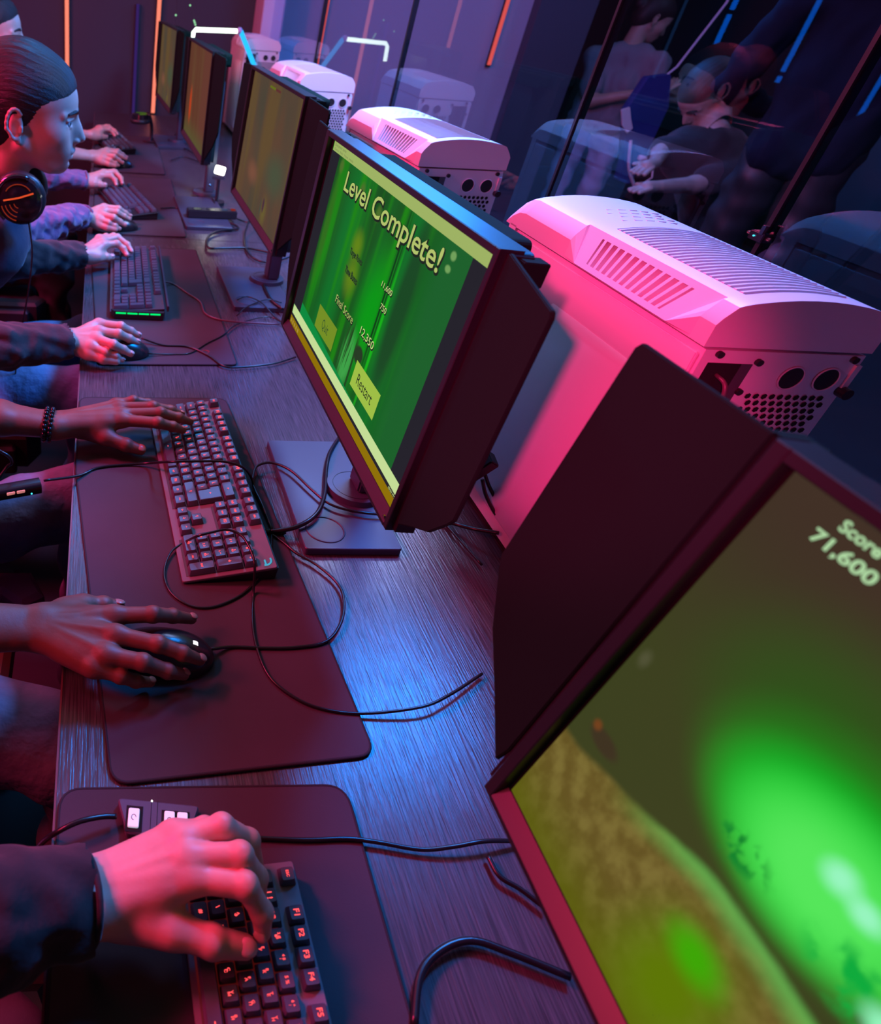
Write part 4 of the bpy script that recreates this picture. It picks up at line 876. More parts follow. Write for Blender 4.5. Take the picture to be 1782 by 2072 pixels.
def nails(H, parent, off, m, big=1.0):
    for k in ('thumb', 'index', 'middle', 'ring', 'pinky'):
        f = H[k]; a, b = Vector(f[-2]), Vector(f[-1]); d = (b-a).normalized(); r = (0.0088 if k == 'thumb' else 0.0068 if k != 'pinky' else 0.0058)*big
        up = Vector((0, 0, 1)); w = Vector(H['wrist']); ax = (Vector(H['middle'][0])-w).normalized(); lat = (Vector(H['index'][0])-Vector(H['pinky'][0])).normalized(); u = ax.cross(lat); u = u if u.z > 0 else -u
        if k == 'thumb': u = (u+lat*0.5).normalized()
        u = (u-d*u.dot(d)).normalized(); s_ = d.cross(u)
        Rm = Matrix((( d.x, s_.x, u.x, 0), (d.y, s_.y, u.y, 0), (d.z, s_.z, u.z, 0), (0, 0, 0, 1)))
        q = B(); q.ball((0, 0, 0), (r*0.92, r*0.78, r*0.26), 12, Rm); c = b-d*r*0.05+u*r*0.86-Vector(off); q.v = [tuple(Vector(v)+c) for v in q.v]; q.out('fingernail', m, parent, smooth=True)
def head_parts(h, Mh, nb):
    """head, face, ears and neck in head space: face towards +x, eyes at z = 0; nb = neck end in head space"""
    F = Field((-0.16, -0.115, -0.30), (0.16, 0.115, 0.15), h)
    F.ell((-0.002, 0, 0.045), (0.104, 0.077, 0.090)); F.ell((0.040, 0, 0.030), (0.0695, 0.062, 0.062), 0.02); F.ell((0.042, 0, -0.030), (0.053, 0.054, 0.074), 0.025)
    for s in (1, -1):
        F.cap((0.0, 0.052*s, -0.045), (0.058, 0.020*s, -0.092), 0.020, 0.014, 0.02); F.ell((0.060, 0.040*s, -0.024), (0.028, 0.022, 0.024), 0.03)
        F.cap((0.103, 0.010*s, 0.0155), (0.083, 0.048*s, 0.0145), 0.0070, 0.0055, 0.010)
    F.ell((0.074, 0, -0.092), (0.018, 0.020, 0.017), 0.014); F.ell((0.080, 0, -0.060), (0.024, 0.030, 0.026), 0.03)
    for s in (1, -1): F.ell((0.110, 0.031*s, -0.001), (0.0165, 0.0165, 0.0115), 0.010, sub=True)
    F.cap((0.104, 0, 0.008), (0.1215, 0, -0.032), 0.0068, 0.0085, 0.010); F.ell((0.100, 0, -0.022), (0.018, 0.0165, 0.026), 0.012)
    for s in (1, -1): F.ell((0.110, 0.0105*s, -0.0375), (0.0085, 0.0062, 0.0058), 0.004); F.cap((0.101, 0.020*s, 0.0072), (0.092, 0.044*s, 0.0045), 0.0036, 0.003, 0.003); F.cap((0.0975, 0.021*s, -0.0088), (0.090, 0.042*s, -0.0070), 0.0024, 0.0022, 0.005)
    F.cap((0.1005, 0.015, -0.0585), (0.1005, -0.015, -0.0585), 0.0062, k=0.005); F.ell((0.1045, 0, -0.0575), (0.0048, 0.010, 0.0045), 0.005); F.cap((0.097, 0.013, -0.0705), (0.097, -0.013, -0.0705), 0.0068, k=0.005)
    F.ell((0.109, 0, -0.0648), (0.012, 0.021, 0.0013), 0.0015, sub=True); F.ell((0.103, 0, -0.080), (0.010, 0.02, 0.005), 0.006, sub=True)
    for s in (1, -1):
        c = np.array([-0.012, 0.074*s, -0.010]); pr = []
        for k in range(13):
            a = -2.1+4.5*k/12; rx, rz = (0.0165, 0.0300) if a > -0.6 else (0.011, 0.026); pr.append(c+np.array([-0.004-rx*math.cos(a)+0.004, s*(0.006+0.005*math.cos(a)), rz*math.sin(a)+0.002]))
        F.ell(c+np.array([0.002, 0, 0.0]), (0.014, 0.006, 0.026), 0.006)
        for a, b in zip(pr[:-1], pr[1:]): F.cap(a, b, 0.0034, k=0.003)
        F.ell(c+np.array([0.006, 0.002*s, -0.027]), (0.0065, 0.0035, 0.008), 0.004); F.ell(c+np.array([0.003, 0.010*s, -0.002]), (0.0085, 0.006, 0.014), 0.005, sub=True); F.cap(c+np.array([0.0135, 0.004*s, -0.002]), c+np.array([0.013, 0.004*s, -0.010]), 0.003, k=0.003)
    F.cap((-0.022, 0, -0.055), nb, 0.052, 0.058, 0.02)
    P, Fc = F.mesh(); A = np.array(Mh); return (P @ A[:3, :3].T+A[:3, 3], Fc)
def hair_parts(h, Mh, long_=False):
    F = Field((-0.17, -0.12, -0.15), (0.15, 0.12, 0.16), h)
    F.ell((-0.012, 0, 0.050), (0.105, 0.0835, 0.0925)); F.ell((0.038, 0, 0.058), (0.069, 0.066, 0.056), 0.02); F.ell((-0.055, 0, 0.000), (0.064, 0.068, 0.080), 0.02)
    if long_: F.ell((-0.118, 0, 0.035), (0.036, 0.034, 0.036), 0.012)
    F.ell((0.124, 0, -0.016), (0.058, 0.130, 0.080), 0.006, sub=True); F.ell((0.055, 0, -0.128), (0.085, 0.13, 0.100), 0.008, sub=True); F.ell((-0.02, 0, -0.16), (0.09, 0.12, 0.08), 0.01, sub=True)
    P, Fc = F.mesh()
    # combed-back strands
    a = np.arctan2(P[:, 1], P[:, 2]+0.02); P[:, 1:] *= (1+0.0035*np.sin(a*58+P[:, 0]*22+2*np.sin(P[:, 0]*40))+0.003*np.sin(a*117+P[:, 0]*41+1.5*np.sin(P[:, 0]*63)))[:, None]
    A = np.array(Mh); return (P @ A[:3, :3].T+A[:3, 3], Fc)
def off_parts(parts, off): return [(P-np.array(off), F) for P, F in parts]
def face_bits(t, off, Mh, hi=True):
    A = Mh.copy(); o = Vector(off)
    def put(b, name, m, parent=t):
        b.v = [tuple(A @ Vector(v)-o) for v in b.v]; return b.out(name, m, parent, smooth=True)
    for s in (1, -1):
        b = B(); b.ball((0.0875, 0.031*s, -0.001), 0.0118, 16); e = put(b, 'eye', 'eye_white')
        b = B(); b.ball((0.0955, 0.0320*s, -0.001), (0.0042, 0.0058, 0.0058), 12); put(b, 'iris', 'eye_iris', e)
        b = B(); b.tube(spline([(0.1105, 0.011*s, 0.0160), (0.108, 0.026*s, 0.0215), (0.0935, 0.047*s, 0.0170)], 5), 0.003, 6, rad=[0.0022+0.0014*math.sin(PI*min(1, k/10.0)) for k in range(11)]); put(b, 'eyebrow', 'hair_black')
    b = B(); b.ball((0.1040, 0, -0.0605), (0.0045, 0.0165, 0.0030), 12); b.ball((0.1015, 0, -0.0695), (0.0045, 0.0140, 0.0036), 12); put(b, 'lips', 'lip')
def body_core(neck, sh, hip, h=0.014, legs=None):
    F = blank([neck, hip]+list(sh)+([q for l in legs for q in l] if legs else []), 0.12, h)
    F.cap(neck, V3(neck)*0.5+V3(hip)*0.5, 0.055, 0.085, 0.03); F.cap(V3(neck)*0.5+V3(hip)*0.5, hip, 0.085, 0.09, 0.03)
    for s_ in sh: F.cap(V3(neck)-np.array([0, 0, 0.03]), s_, 0.045, 0.040, 0.03)
    return F
def limb(pts, radii, h=0.010, k=0.02):
    F = blank(pts, max(radii)+0.03, h)
    for i in range(len(pts)-1): F.cap(pts[i], pts[i+1], radii[i], radii[i+1], k)
    return F.mesh()
def wrinkle(P, amp, freq, seed=0):
    rs = np.random.RandomState(seed); out = np.zeros(len(P))
    for i in range(5):
        k = rs.normal(size=3); k = k/np.linalg.norm(k)*freq*(1+0.5*i); out += np.sin(P@k+rs.rand()*6+1.5*np.sin(P@(k[[1, 2, 0]])*0.5))/(1+0.5*i)
    return out*amp
def puff(parts, amp, freq, seed=0, c=None):
    """cloth folds: pushes vertices along their approximate normals"""
    r = []
    for P, F in parts:
        n = np.zeros_like(P); a = P[F[:, 1]]-P[F[:, 0]]; b = P[F[:, 2]]-P[F[:, 0]]; fn = np.cross(a, b)
        for j in range(4): np.add.at(n, F[:, j], fn)
        n /= np.linalg.norm(n, axis=1, keepdims=True)+1e-12; r.append((P+n*wrinkle(P, amp, freq, seed)[:, None], F))
    return r
def player(label, base, head, neck, shl, shr, hip, HL, HR, elL, elR, skin, shirt, trousers, sleeve, hh=0.0018, head_h=0.0026, knees=None, Mrot=None, long_=False, folds=0.004, show_face=True, hairm='hair_black', nail='nail', big=1.0):
    """sleeve: fraction of the forearm covered, counted from the elbow (0 = bare forearm, 1 = to the wrist)"""
    t = thing('person', label, 'person', (base[0], base[1], -T)); off = (base[0], base[1], -T)
    Mh = Matrix.Translation(head) @ (Mrot or Matrix()); nb = list(Mh.inverted() @ Vector(neck))
    parts = []
    for H, el, sh in ((HL, elL, shl), (HR, elR, shr)):
        if H is not None: parts.append(hand_parts(H, hh, el, big))
        parts.append(limb([V3(el), V3(sh)], [0.034, 0.044]))
    parts.append(head_parts(head_h, Mh, nb)); parts.append(body_core(neck, [shl, shr], hip).mesh())
    surf('body', off_parts(parts, off), skin, t)
    surf('hair', off_parts([hair_parts(head_h, Mh, long_)], off), hairm, t)
    face_bits(t, off, Mh)
    for H in (HL, HR):
        if H is not None: nails(H, t, off, nail, big)
    # shirt: torso, upper arms, sleeves
    F = blank([neck, hip, shl, shr, elL, elR], 0.16, 0.011); mid = V3(neck)*0.45+V3(hip)*0.55; n2 = V3(neck)-np.array([0.0, 0, 0.05])
    ly = V3(shl)-V3(shr); ly = ly/np.linalg.norm(ly)
    for s in (0.055, -0.055): F.cap(n2+ly*s-np.array([0, 0, 0.03]), mid+ly*s, 0.085, 0.098, 0.04); F.cap(mid+ly*s, V3(hip)+ly*s, 0.098, 0.105, 0.04)
    for s_, e_ in ((shl, elL), (shr, elR)): F.cap(n2, s_, 0.066, 0.062, 0.04); F.cap(s_, e_, 0.062, 0.052, 0.03)
    F.cap(neck, n2, 0.062, 0.07, 0.02)
    surf('shirt', off_parts(puff([F.mesh()], folds, 34, 3), off), shirt, t)
    if sleeve > 0:
        for H, e_ in ((HL, elL), (HR, elR)):
            if H is None: continue
            w = V3(H['wrist']); fo = V3(H['fore']); a = V3(e_); end = w*sleeve+fo*(1-sleeve) if sleeve <= 1 else w
            pr = [puff([limb([a, fo*0.5+a*0.5, fo, end], [0.055, 0.050, 0.043, 0.0335*big], 0.0045, 0.012)], folds*0.7, 75, 5)[0]]
            # open cuff: drop the rounded cap beyond the end plane
            d = unit(end-fo); P, Fc = pr[0]; kp = ((P-end)@d) < 0.004; Fc = Fc[kp[Fc].all(1)]
            sl = surf('sleeve', off_parts([(P, Fc)], off), shirt if sleeve_mat is None else sleeve_mat, t)
            u = unit(np.cross(d, [0, 0, 1.0])); v = np.cross(d, u); R_ = 0.0335*big
            c = B(); c.tube([tuple(end+d*0.003+(u*math.cos(a_*PI/12)+v*math.sin(a_*PI/12))*(R_-0.001)-np.array(off)) for a_ in range(24)], 0.0028, 8, closed=True); c.out('cuff_hem', shirt if sleeve_mat is None else sleeve_mat, t, smooth=True)
    # trousers and shoes
    kn = knees or [(base[0]+0.42, base[1]+0.13, -0.16), (base[0]+0.42, base[1]-0.13, -0.16)]
    tp = []
    for k, s in zip(kn, (0.085, -0.085)):
        hp = V3(hip)+np.array([0, s, -0.03]); an = np.array([k[0]-0.02, k[1], -T+0.10])
        F = blank([hp, k, an], 0.13, 0.011); F.cap(hp, k, 0.092, 0.066, 0.03); F.cap(k, an, 0.060, 0.048, 0.03); tp.append(F.mesh())
    surf('trousers', off_parts(puff(tp, folds*1.2, 30, 9), off), trousers, t)
    for k in kn:
        F = blank([(k[0]-0.04, k[1], -T+0.05), (k[0]+0.14, k[1], -T+0.04)], 0.07, 0.009); F.cap((k[0]-0.03, k[1], -T+0.05), (k[0]+0.13, k[1], -T+0.042), 0.046, 0.040); F.cap((k[0]-0.02, k[1], -T+0.05), (k[0]-0.02, k[1], -T+0.11), 0.045, 0.05)
        surf('shoe', off_parts([F.mesh()], off), 'shoe_dark', t)
    return t, off
sleeve_mat = None
RX = lambda a: Matrix.Rotation(a, 4, 'Y')
HB = HANDS
# A: mostly out of frame, only the left hand and sleeve show
rA = move(HB['C_R'], Matrix.Translation((0.06, -1.44, 0.0)))
player('person at the bottom edge, dark sleeve and blurred hand clawed over the nearest keyboard', (-0.46, 0.02), (-0.40, 0.02, 0.46), (-0.46, 0.02, 0.28), (-0.44, 0.19, 0.16), (-0.44, -0.16, 0.16), (-0.50, 0.02, -0.20),
       HB['A_L'], rA, (-0.27, 0.17, 0.05), (-0.27, -0.22, 0.03), 'skin_light', 'black_shirt', 'jeans_dark', 0.93, hh=0.0018, head_h=0.006, big=1.06, knees=[(-0.06, 0.20, -0.20), (-0.06, -0.14, -0.20)])
# B: bare dark forearms, beaded bracelet
tb, ob = player('person with bare dark forearms and a beaded bracelet, hands on keys and mouse', (-0.50, 0.76), (-0.46, 0.76, 0.50), (-0.52, 0.76, 0.32), (-0.50, 0.95, 0.18), (-0.50, 0.57, 0.18), (-0.52, 0.76, -0.18),
       HB['B_L'], HB['B_R'], (-0.30, 0.975, 0.05), (-0.31, 0.51, 0.05), 'skin_dark', 'black_shirt', 'jeans_grey', 0.0, hh=0.0018, head_h=0.006, nail='nail_dark', knees=[(0.03, 1.035, -0.160), (0.03, 0.515, -0.165)])
# C: profile with headphones round the neck
tc_, oc = player('person in profile with slicked-back dark hair and headphones round the neck', (-0.46, 1.60), (-0.127, 1.600, 0.415), (-0.215, 1.60, 0.235), (-0.33, 1.775, 0.14), (-0.33, 1.42, 0.14), (-0.52, 1.60, -0.19),
       HB['C_L'], HB['C_R'], (-0.27, 1.70, 0.03), (-0.30, 1.20, 0.05), 'skin_light', 'navy_shirt', 'jeans_blue', 0.0, hh=0.0018, head_h=0.0019, Mrot=RX(R(3)), long_=True, knees=[(0.02, 1.72, -0.16), (0.02, 1.435, -0.155)])
for H, e_ in ((HB['C_L'], (-0.27, 1.70, 0.03)), (HB['C_R'], (-0.30, 1.20, 0.05))):
    w = V3(H['wrist']); fo = V3(H['fore']); a = V3(e_)
    P, Fc = puff([limb([a, fo, w], [0.055, 0.046, 0.034], 0.0045, 0.012)], 0.003, 75, 5)[0]; d = unit(w-fo); kp = ((P-w)@d) < 0.0; Fc = Fc[kp[Fc].all(1)]; surf('sleeve', off_parts([(P, Fc)], oc), 'dark_sleeve', tc_)
# D: purple knit sleeves, face half hidden
MD = Matrix.Translation((0.012, 0.885, 0.0)); hDR = move(HB['C_R'], MD); hDR['fore'] = [-0.085, 2.06, 0.062]
piv = Vector(HB['C_L']['wrist']); MDL = Matrix.Translation(Vector((-0.022, 2.604, 0.05))) @ Matrix.Rotation(R(-22), 4, 'Z') @ Matrix.Translation(-piv)
hDL = move(HB['C_L'], MDL); hDL['fore'] = [-0.14, 2.565, 0.065]
player('person in purple knit sleeves behind the profile, only dark hair and cheek visible', (-0.54, 2.50), (-0.347, 2.72, 0.470), (-0.47, 2.66, 0.27), (-0.48, 2.80, 0.16), (-0.46, 2.42, 0.16), (-0.56, 2.50, -0.18),
       hDL, hDR, (-0.27, 2.54, 0.05), (-0.24, 1.93, 0.04), 'skin_light', 'purple_knit', 'jeans_dark', 1.0, hh=0.0026, head_h=0.004, Mrot=RX(R(-4)), folds=0.007)
# E: bare forearms, head out of frame
ME = Matrix.Translation((0.025, 1.745, 0.0)); hER = move(HB['C_R'], ME); hER['fore'] = [-0.12, 2.985, 0.065]
MEL = Matrix.Translation(Vector((-0.010, 3.46, 0.05))) @ Matrix.Rotation(R(4), 4, 'Z') @ Matrix.Translation(-piv)
hEL = move(HB['C_L'], MEL); hEL['fore'] = [-0.15, 3.41, 0.065]
player('farthest seated person, only two bare red-lit forearms and hands visible', (-0.80, 3.22), (-0.88, 3.20, 0.46), (-0.86, 3.20, 0.28), (-0.74, 3.40, 0.12), (-0.74, 3.02, 0.12), (-0.80, 3.22, -0.18),
       hEL, hER, (-0.34, 3.40, 0.05), (-0.34, 2.95, 0.05), 'skin_light', 'black_shirt', 'jeans_dark', 0.0, hh=0.0030, head_h=0.006)

# ---- people beyond the glass
def bystander(label, base, head, neck, sh, hip, arms, legs, shirt, trousers, hairm='hair_far', rotz=0.0, pitch_=0.0, long_=False, sleeves=False):
    t = thing('person', label, 'person', (base[0], base[1], -T)); off = (base[0], base[1], -T)
    Mh = Matrix.Translation(head) @ Matrix.Rotation(rotz, 4, 'Z') @ RX(pitch_); nb = list(Mh.inverted() @ Vector(neck)); parts = [head_parts(0.0045, Mh, nb), body_core(neck, sh, hip).mesh()]
    for (e, w, f), s_ in zip(arms, sh):
        parts.append(limb([V3(s_), V3(e), V3(w)], [0.044, 0.036, 0.024]))
        d = unit(V3(f)-V3(w)); lat = unit(np.cross(d, [0, 0, 1.0])); F = blank([w, f], 0.06, 0.005)
        F.cap(w, V3(w)+d*0.05, 0.022, 0.026, 0.01)
        for q in (-0.024, -0.008, 0.008, 0.024): F.cap(V3(w)+d*0.05+lat*q, V3(w)+d*(0.115-abs(q)*0.6)+lat*q*1.2+np.array([0, 0, -0.012]), 0.0095, 0.0080, 0.003); 
        F.cap(V3(w)+lat*0.016, V3(w)+d*0.055+lat*0.05, 0.012, 0.009, 0.008); parts.append(F.mesh())
    surf('body', off_parts(parts, off), 'skin_far', t); surf('hair', off_parts([hair_parts(0.0045, Mh, long_)], off), hairm, t); face_bits(t, off, Mh)
    F = blank([neck, hip]+list(sh)+[a[0] for a in arms], 0.15, 0.012); mid = V3(neck)*0.45+V3(hip)*0.55; n2 = V3(neck)-np.array([0, 0, 0.05]); ly = unit(V3(sh[0])-V3(sh[1]))
    for s in (0.06, -0.06): F.cap(n2+ly*s-np.array([0, 0, 0.03]), mid+ly*s, 0.100, 0.108, 0.04); F.cap(mid+ly*s, V3(hip)+ly*s, 0.108, 0.120, 0.04)
    for s_, a in zip(sh, arms):
        F.cap(n2, s_, 0.072, 0.070, 0.04); e_ = V3(s_)*0.25+V3(a[0])*0.75; F.cap(s_, e_, 0.070, 0.062, 0.03)
        if sleeves: F.cap(e_, a[0], 0.062, 0.052, 0.03); F.cap(a[0], a[1], 0.052, 0.040, 0.02)
    surf('t_shirt', off_parts(puff([F.mesh()], 0.006, 26, 2), off), shirt, t)
    tp = []
    for (k, a), s in zip(legs, (0.085, -0.085)):
        hp = V3(hip)+ly*s-np.array([0, 0, 0.02]); F = blank([hp, k, a], 0.13, 0.013); F.cap(hp, k, 0.095, 0.072, 0.03); F.cap(k, a, 0.068, 0.055, 0.03); tp.append(F.mesh())
        q = blank([a], 0.16, 0.010); q.cap((a[0], a[1], -T+0.05), (a[0]-0.10, a[1]-0.08, -T+0.042), 0.046, 0.04); surf('shoe', off_parts([q.mesh()], off), 'shoe_dark', t)
    surf('trousers', off_parts(puff(tp, 0.008, 22, 6), off), trousers, t)
    return t
bystander('woman in a grey T-shirt and pale jeans standing behind the glass, looking down', (3.33, 4.80), (3.43, 4.83, 0.655), (3.36, 4.82, 0.50), [(3.20, 4.88, 0.42), (3.46, 4.66, 0.42)], (3.30, 4.78, 0.10),
          [((3.16, 4.70, 0.20), (3.36, 4.55, 0.28), (3.50, 4.52, 0.36)), ((3.45, 4.55, 0.16), (3.56, 4.62, 0.30), (3.62, 4.66, 0.36))], [((3.24, 4.83, -0.30), (3.22, 4.85, -T+0.1)), ((3.40, 4.70, -0.30), (3.42, 4.68, -T+0.1))], 'grey_tee', 'pale_jeans', rotz=R(-8), pitch_=R(22), long_=True)
bystander('seated person in dark clothes bending over their hands behind the glass', (2.86, 2.86), (2.60, 3.10, 0.415), (2.62, 3.00, 0.285), [(2.56, 3.02, 0.20), (2.78, 2.86, 0.18)], (2.95, 2.95, -0.20),
          [((2.44, 3.02, 0.20), (2.34, 2.90, 0.17), (2.26, 2.86, 0.15)), ((2.52, 2.86, 0.10), (2.32, 2.80, 0.10), (2.22, 2.79, 0.09))], [((2.55, 3.05, -0.22), (2.52, 3.06, -T+0.1)), ((2.62, 2.72, -0.22), (2.60, 2.70, -T+0.1))], 'black_shirt', 'jeans_dark', rotz=R(190), pitch_=R(48))
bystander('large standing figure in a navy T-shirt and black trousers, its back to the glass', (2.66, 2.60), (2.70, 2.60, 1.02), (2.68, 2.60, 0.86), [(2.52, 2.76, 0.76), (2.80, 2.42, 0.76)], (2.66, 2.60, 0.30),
          [((2.47, 2.86, 0.48), (2.70, 2.90, 0.40), (2.84, 2.86, 0.46)), ((2.86, 2.34, 0.48), (2.98, 2.52, 0.42), (3.02, 2.62, 0.50))], [((2.60, 2.70, -0.22), (2.58, 2.72, -T+0.1)), ((2.72, 2.50, -0.22), (2.74, 2.48, -T+0.1))], 'far_navy', 'chair_black', rotz=R(60), sleeves=True)

# ================================================================== chairs
def chair(label, x, y, center='chair_red', side='chair_pink', w=0.36, arm=True, ax=0.0, am='chair_black'):
    t = thing('gaming_chair', label, 'chair', (x, y, -T), 0); z = -0.30+T
    b = B(); b.prism(rounded(rect(-0.22, 0.265, -w/2+0.055, w/2-0.055), 0.03), z-0.06, z, None, 0.012); b.out('seat', center, t)
    for s in (1, -1):
        b = B(); P = [(-0.22, s*(w/2-0.055)), (0.235, s*(w/2-0.055)), (0.275, s*(w/2-0.09)), (0.315, s*(w/2-0.06)), (0.285, s*w/2), (-0.22, s*w/2)]
        b.prism(P if s > 0 else P[::-1], z-0.07, z+0.022, None, 0.010); b.out('seat_bolster', side, t)
        b = B(); b.prism(rounded(rect(-0.20, 0.26, min(s*w/2, s*(w/2+0.03)), max(s*w/2, s*(w/2+0.03))), 0.01), z-0.07, z+0.005, None, 0.008); b.out('side_trim', 'chair_black', t)
    b = B(); Mb = Matrix.Translation((-0.24, 0, z+0.02)) @ Matrix.Rotation(R(-12), 4, 'Y'); b.prism(rounded([(-0.24, 0.0), (0.24, 0.0), (0.27, 0.30), (0.20, 0.42), (0.22, 0.66), (0.12, 0.76), (-0.12, 0.76), (-0.22, 0.66), (-0.20, 0.42), (-0.27, 0.30)], 0.03), 0, 0.08, Mb @ Matrix(((0, 0, -1, 0), (1, 0, 0, 0), (0, 1, 0, 0), (0, 0, 0, 1)))); b.out('backrest', 'chair_black', t, bevel=0.01)
    if arm:
        for s in (1, -1):
            b = B(); b.box(-0.06, 0.0, s*(w/2+0.06)-0.015, s*(w/2+0.06)+0.015, z-0.05, z+0.17); b.box(-0.06, 0.0, min(0, s*(w/2+0.07)), max(0, s*(w/2+0.07)), z-0.075, z-0.05); b.out('arm_post', 'chair_black', t)
            b = B(); b.prism(rounded(rect(-0.14+ax, 0.13+ax, s*(w/2+0.06)-0.042, s*(w/2+0.06)+0.042), 0.03), z+0.17, z+0.195, None, 0.008); b.out('armrest', am, t)
    b = B(); b.cyl((-0.02, 0, 0.10), (-0.02, 0, z-0.07), 0.028, n=16); b.out('gas_post', 'black_plastic', t)
    for k in range(5):
        a = k*2*PI/5+0.3; b = B(); b.tube([(-0.02, 0, 0.11), (-0.02+0.14*math.cos(a), 0.14*math.sin(a), 0.10), (-0.02+0.29*math.cos(a), 0.29*math.sin(a), 0.07)], 0.022, 8, rad=[0.026, 0.022, 0.016]); b.out('leg', 'black_plastic', t, smooth=True)
        b = B(); b.cyl((-0.02+0.29*math.cos(a), 0.29*math.sin(a)-0.02, 0.030), (-0.02+0.29*math.cos(a), 0.29*math.sin(a)+0.02, 0.030), 0.030, n=14); b.out('caster', 'black_plastic', t)
    return t
chair('red and pink gaming chair between the thighs of the person with the bracelet', -0.37, 0.78)
chair('dark gaming chair at the lower left corner with a grey-rimmed armrest', -0.30, 0.04, 'chair_black', 'chair_black', w=0.52, ax=0.09, am='arm_grey')
chair('dark gaming chair under the person in profile', -0.42, 1.60, 'chair_black', 'chair_black')
chair('dark gaming chair under the purple-sleeved person', -0.46, 2.42, 'chair_black', 'chair_black')
chair('farthest dark gaming chair in the row', -0.76, 3.22, 'chair_black', 'chair_black')
c6 = chair('black chair under the seated person behind the glass', 2.98, 2.95, 'chair_black', 'chair_black'); c6.rotation_euler.z = R(180)

# ================================================================== accessories worn by people
t = thing('bracelet', 'black beaded bracelet on the wrist beside the red-backlit keyboard', 'bracelet', (0, 0, 0))
w = V3(HB['B_L']['wrist']); fo = V3(HB['B_L']['fore']); d = unit(w-fo); c = w-d*0.010; u = unit(np.cross(d, [0, 0, 1.0])); v = np.cross(u, d)
for row in (-0.0045, 0.0045):
    for k in range(22):
        a = 2*PI*(k+(0.5 if row > 0 else 0))/22; p = c+d*row+u*math.cos(a)*0.0315+v*math.sin(a)*0.0235; b = B(); b.ball((0, 0, 0), 0.0044, 10)
        if row == -0.0045 and k == 0: bead = b.out('bead', 'black_gloss', t, smooth=True); bead.location = p; bd_ = bead.data
        else: obj('bead', bd_, t, loc=tuple(p))
def headset(label, cx, cy, cz, M_, glow, mic=True, lrot=0, big=1.0):
    t = thing('headphones', label, 'headphones', (cx, cy, cz)); 
    LR = Matrix.Rotation(R(lrot), 4, 'Y')
    def o(b, n, m, par=t, **k):
        if n.startswith('light'): b.v = [tuple(LR @ Vector(q)) for q in b.v]
        b.v = [tuple((M_ @ Vector(q))*big) for q in b.v]; return b.out(n, m, par, **k)
    for s in (1, -1):
        y = s*0.078; b = B(); b.cyl((0, y-s*0.012, 0), (0, y+s*0.010, 0), 0.044, 0.040, 28); b.cyl((0, y+s*0.010, 0), (0, y+s*0.014, 0), 0.040, 0.030, 28); cup = o(b, 'ear_cup', 'black_gloss', auto=0.6)
        b = B(); b.tube([(0.038*math.cos(a*PI/12), y-s*0.018, 0.038*math.sin(a*PI/12)) for a in range(24)], 0.011, 8, closed=True); o(b, 'ear_cushion', 'black_plastic', smooth=True)
        b = B(); b.tube([(0.043*math.cos(a), y+s*0.009, 0.043*math.sin(a)) for a in [0.1+2.9*k/14 for k in range(15)]], 0.0042, 8); o(b, 'yoke', 'chrome_dark', smooth=True)
        yy = y+s*0.0147; b = B(); b.tube([(-0.028, yy, 0.004), (0.0, yy, 0.0065), (0.028, yy, 0.0125)], 0.0016, 6); o(b, 'light_line', glow, cup)
        b = B(); b.tube([(0.024*math.cos(a), yy-s*0.001, 0.010+0.020*math.sin(a)) for a in [0.35+2.3*k/10 for k in range(11)]], 0.0011, 6); o(b, 'light_arc', glow+'_soft', cup)
        for r_ in (0.010, 0.018, 0.026, 0.033):
            b = B(); b.tube([(-0.0+r_*math.cos(a), yy-s*0.0012, -0.002+r_*math.sin(a)) for a in [3.25+1.15*k/7 for k in range(8)]], 0.0011, 6); o(b, 'light_arc', glow+'_soft', cup)
    b = B(); b.tube(spline([(0, 0.080, 0.045), (0, 0.078, 0.085), (0, 0.045, 0.120), (0, 0, 0.134), (0, -0.045, 0.120), (0, -0.078, 0.085), (0, -0.080, 0.045)], 6), 0.009, 8); o(b, 'headband', 'black_plastic', smooth=True)
    if mic:
        b = B(); b.tube(spline([(0.03, 0.075, -0.01), (0.07, 0.068, -0.012), (0.115, 0.05, -0.004)], 5), 0.0022, 6); b.tube([(0.108, 0.052, -0.006), (0.128, 0.045, 0.001)], 0.005, 8); o(b, 'microphone_arm', 'black_plastic', smooth=True)
    return t
mat('chrome_dark', (0.12, 0.12, 0.14, 1), 0.15, 0.9)
M['glow_red_soft'] = M['glow_red_soft']
emis('glow_green', (0.25, 0.55, 0.05, 1), 0.2)
headset('black headphones with red glowing earcup round the neck of the person in profile', -0.135, 1.565, 0.268, Matrix.Rotation(R(-58), 4, 'Y') @ Matrix.Rotation(R(4), 4, 'Z'), 'glow_red', lrot=52, big=1.12)
headset('black headphones with a green mark lying at the far end of the desk', 0.225, 3.56, 0.047, Matrix.Rotation(R(62), 4, 'Z') @ Matrix.Rotation(R(88), 4, 'X') @ Matrix.Rotation(R(90), 4, 'Y'), 'glow_green', mic=False)

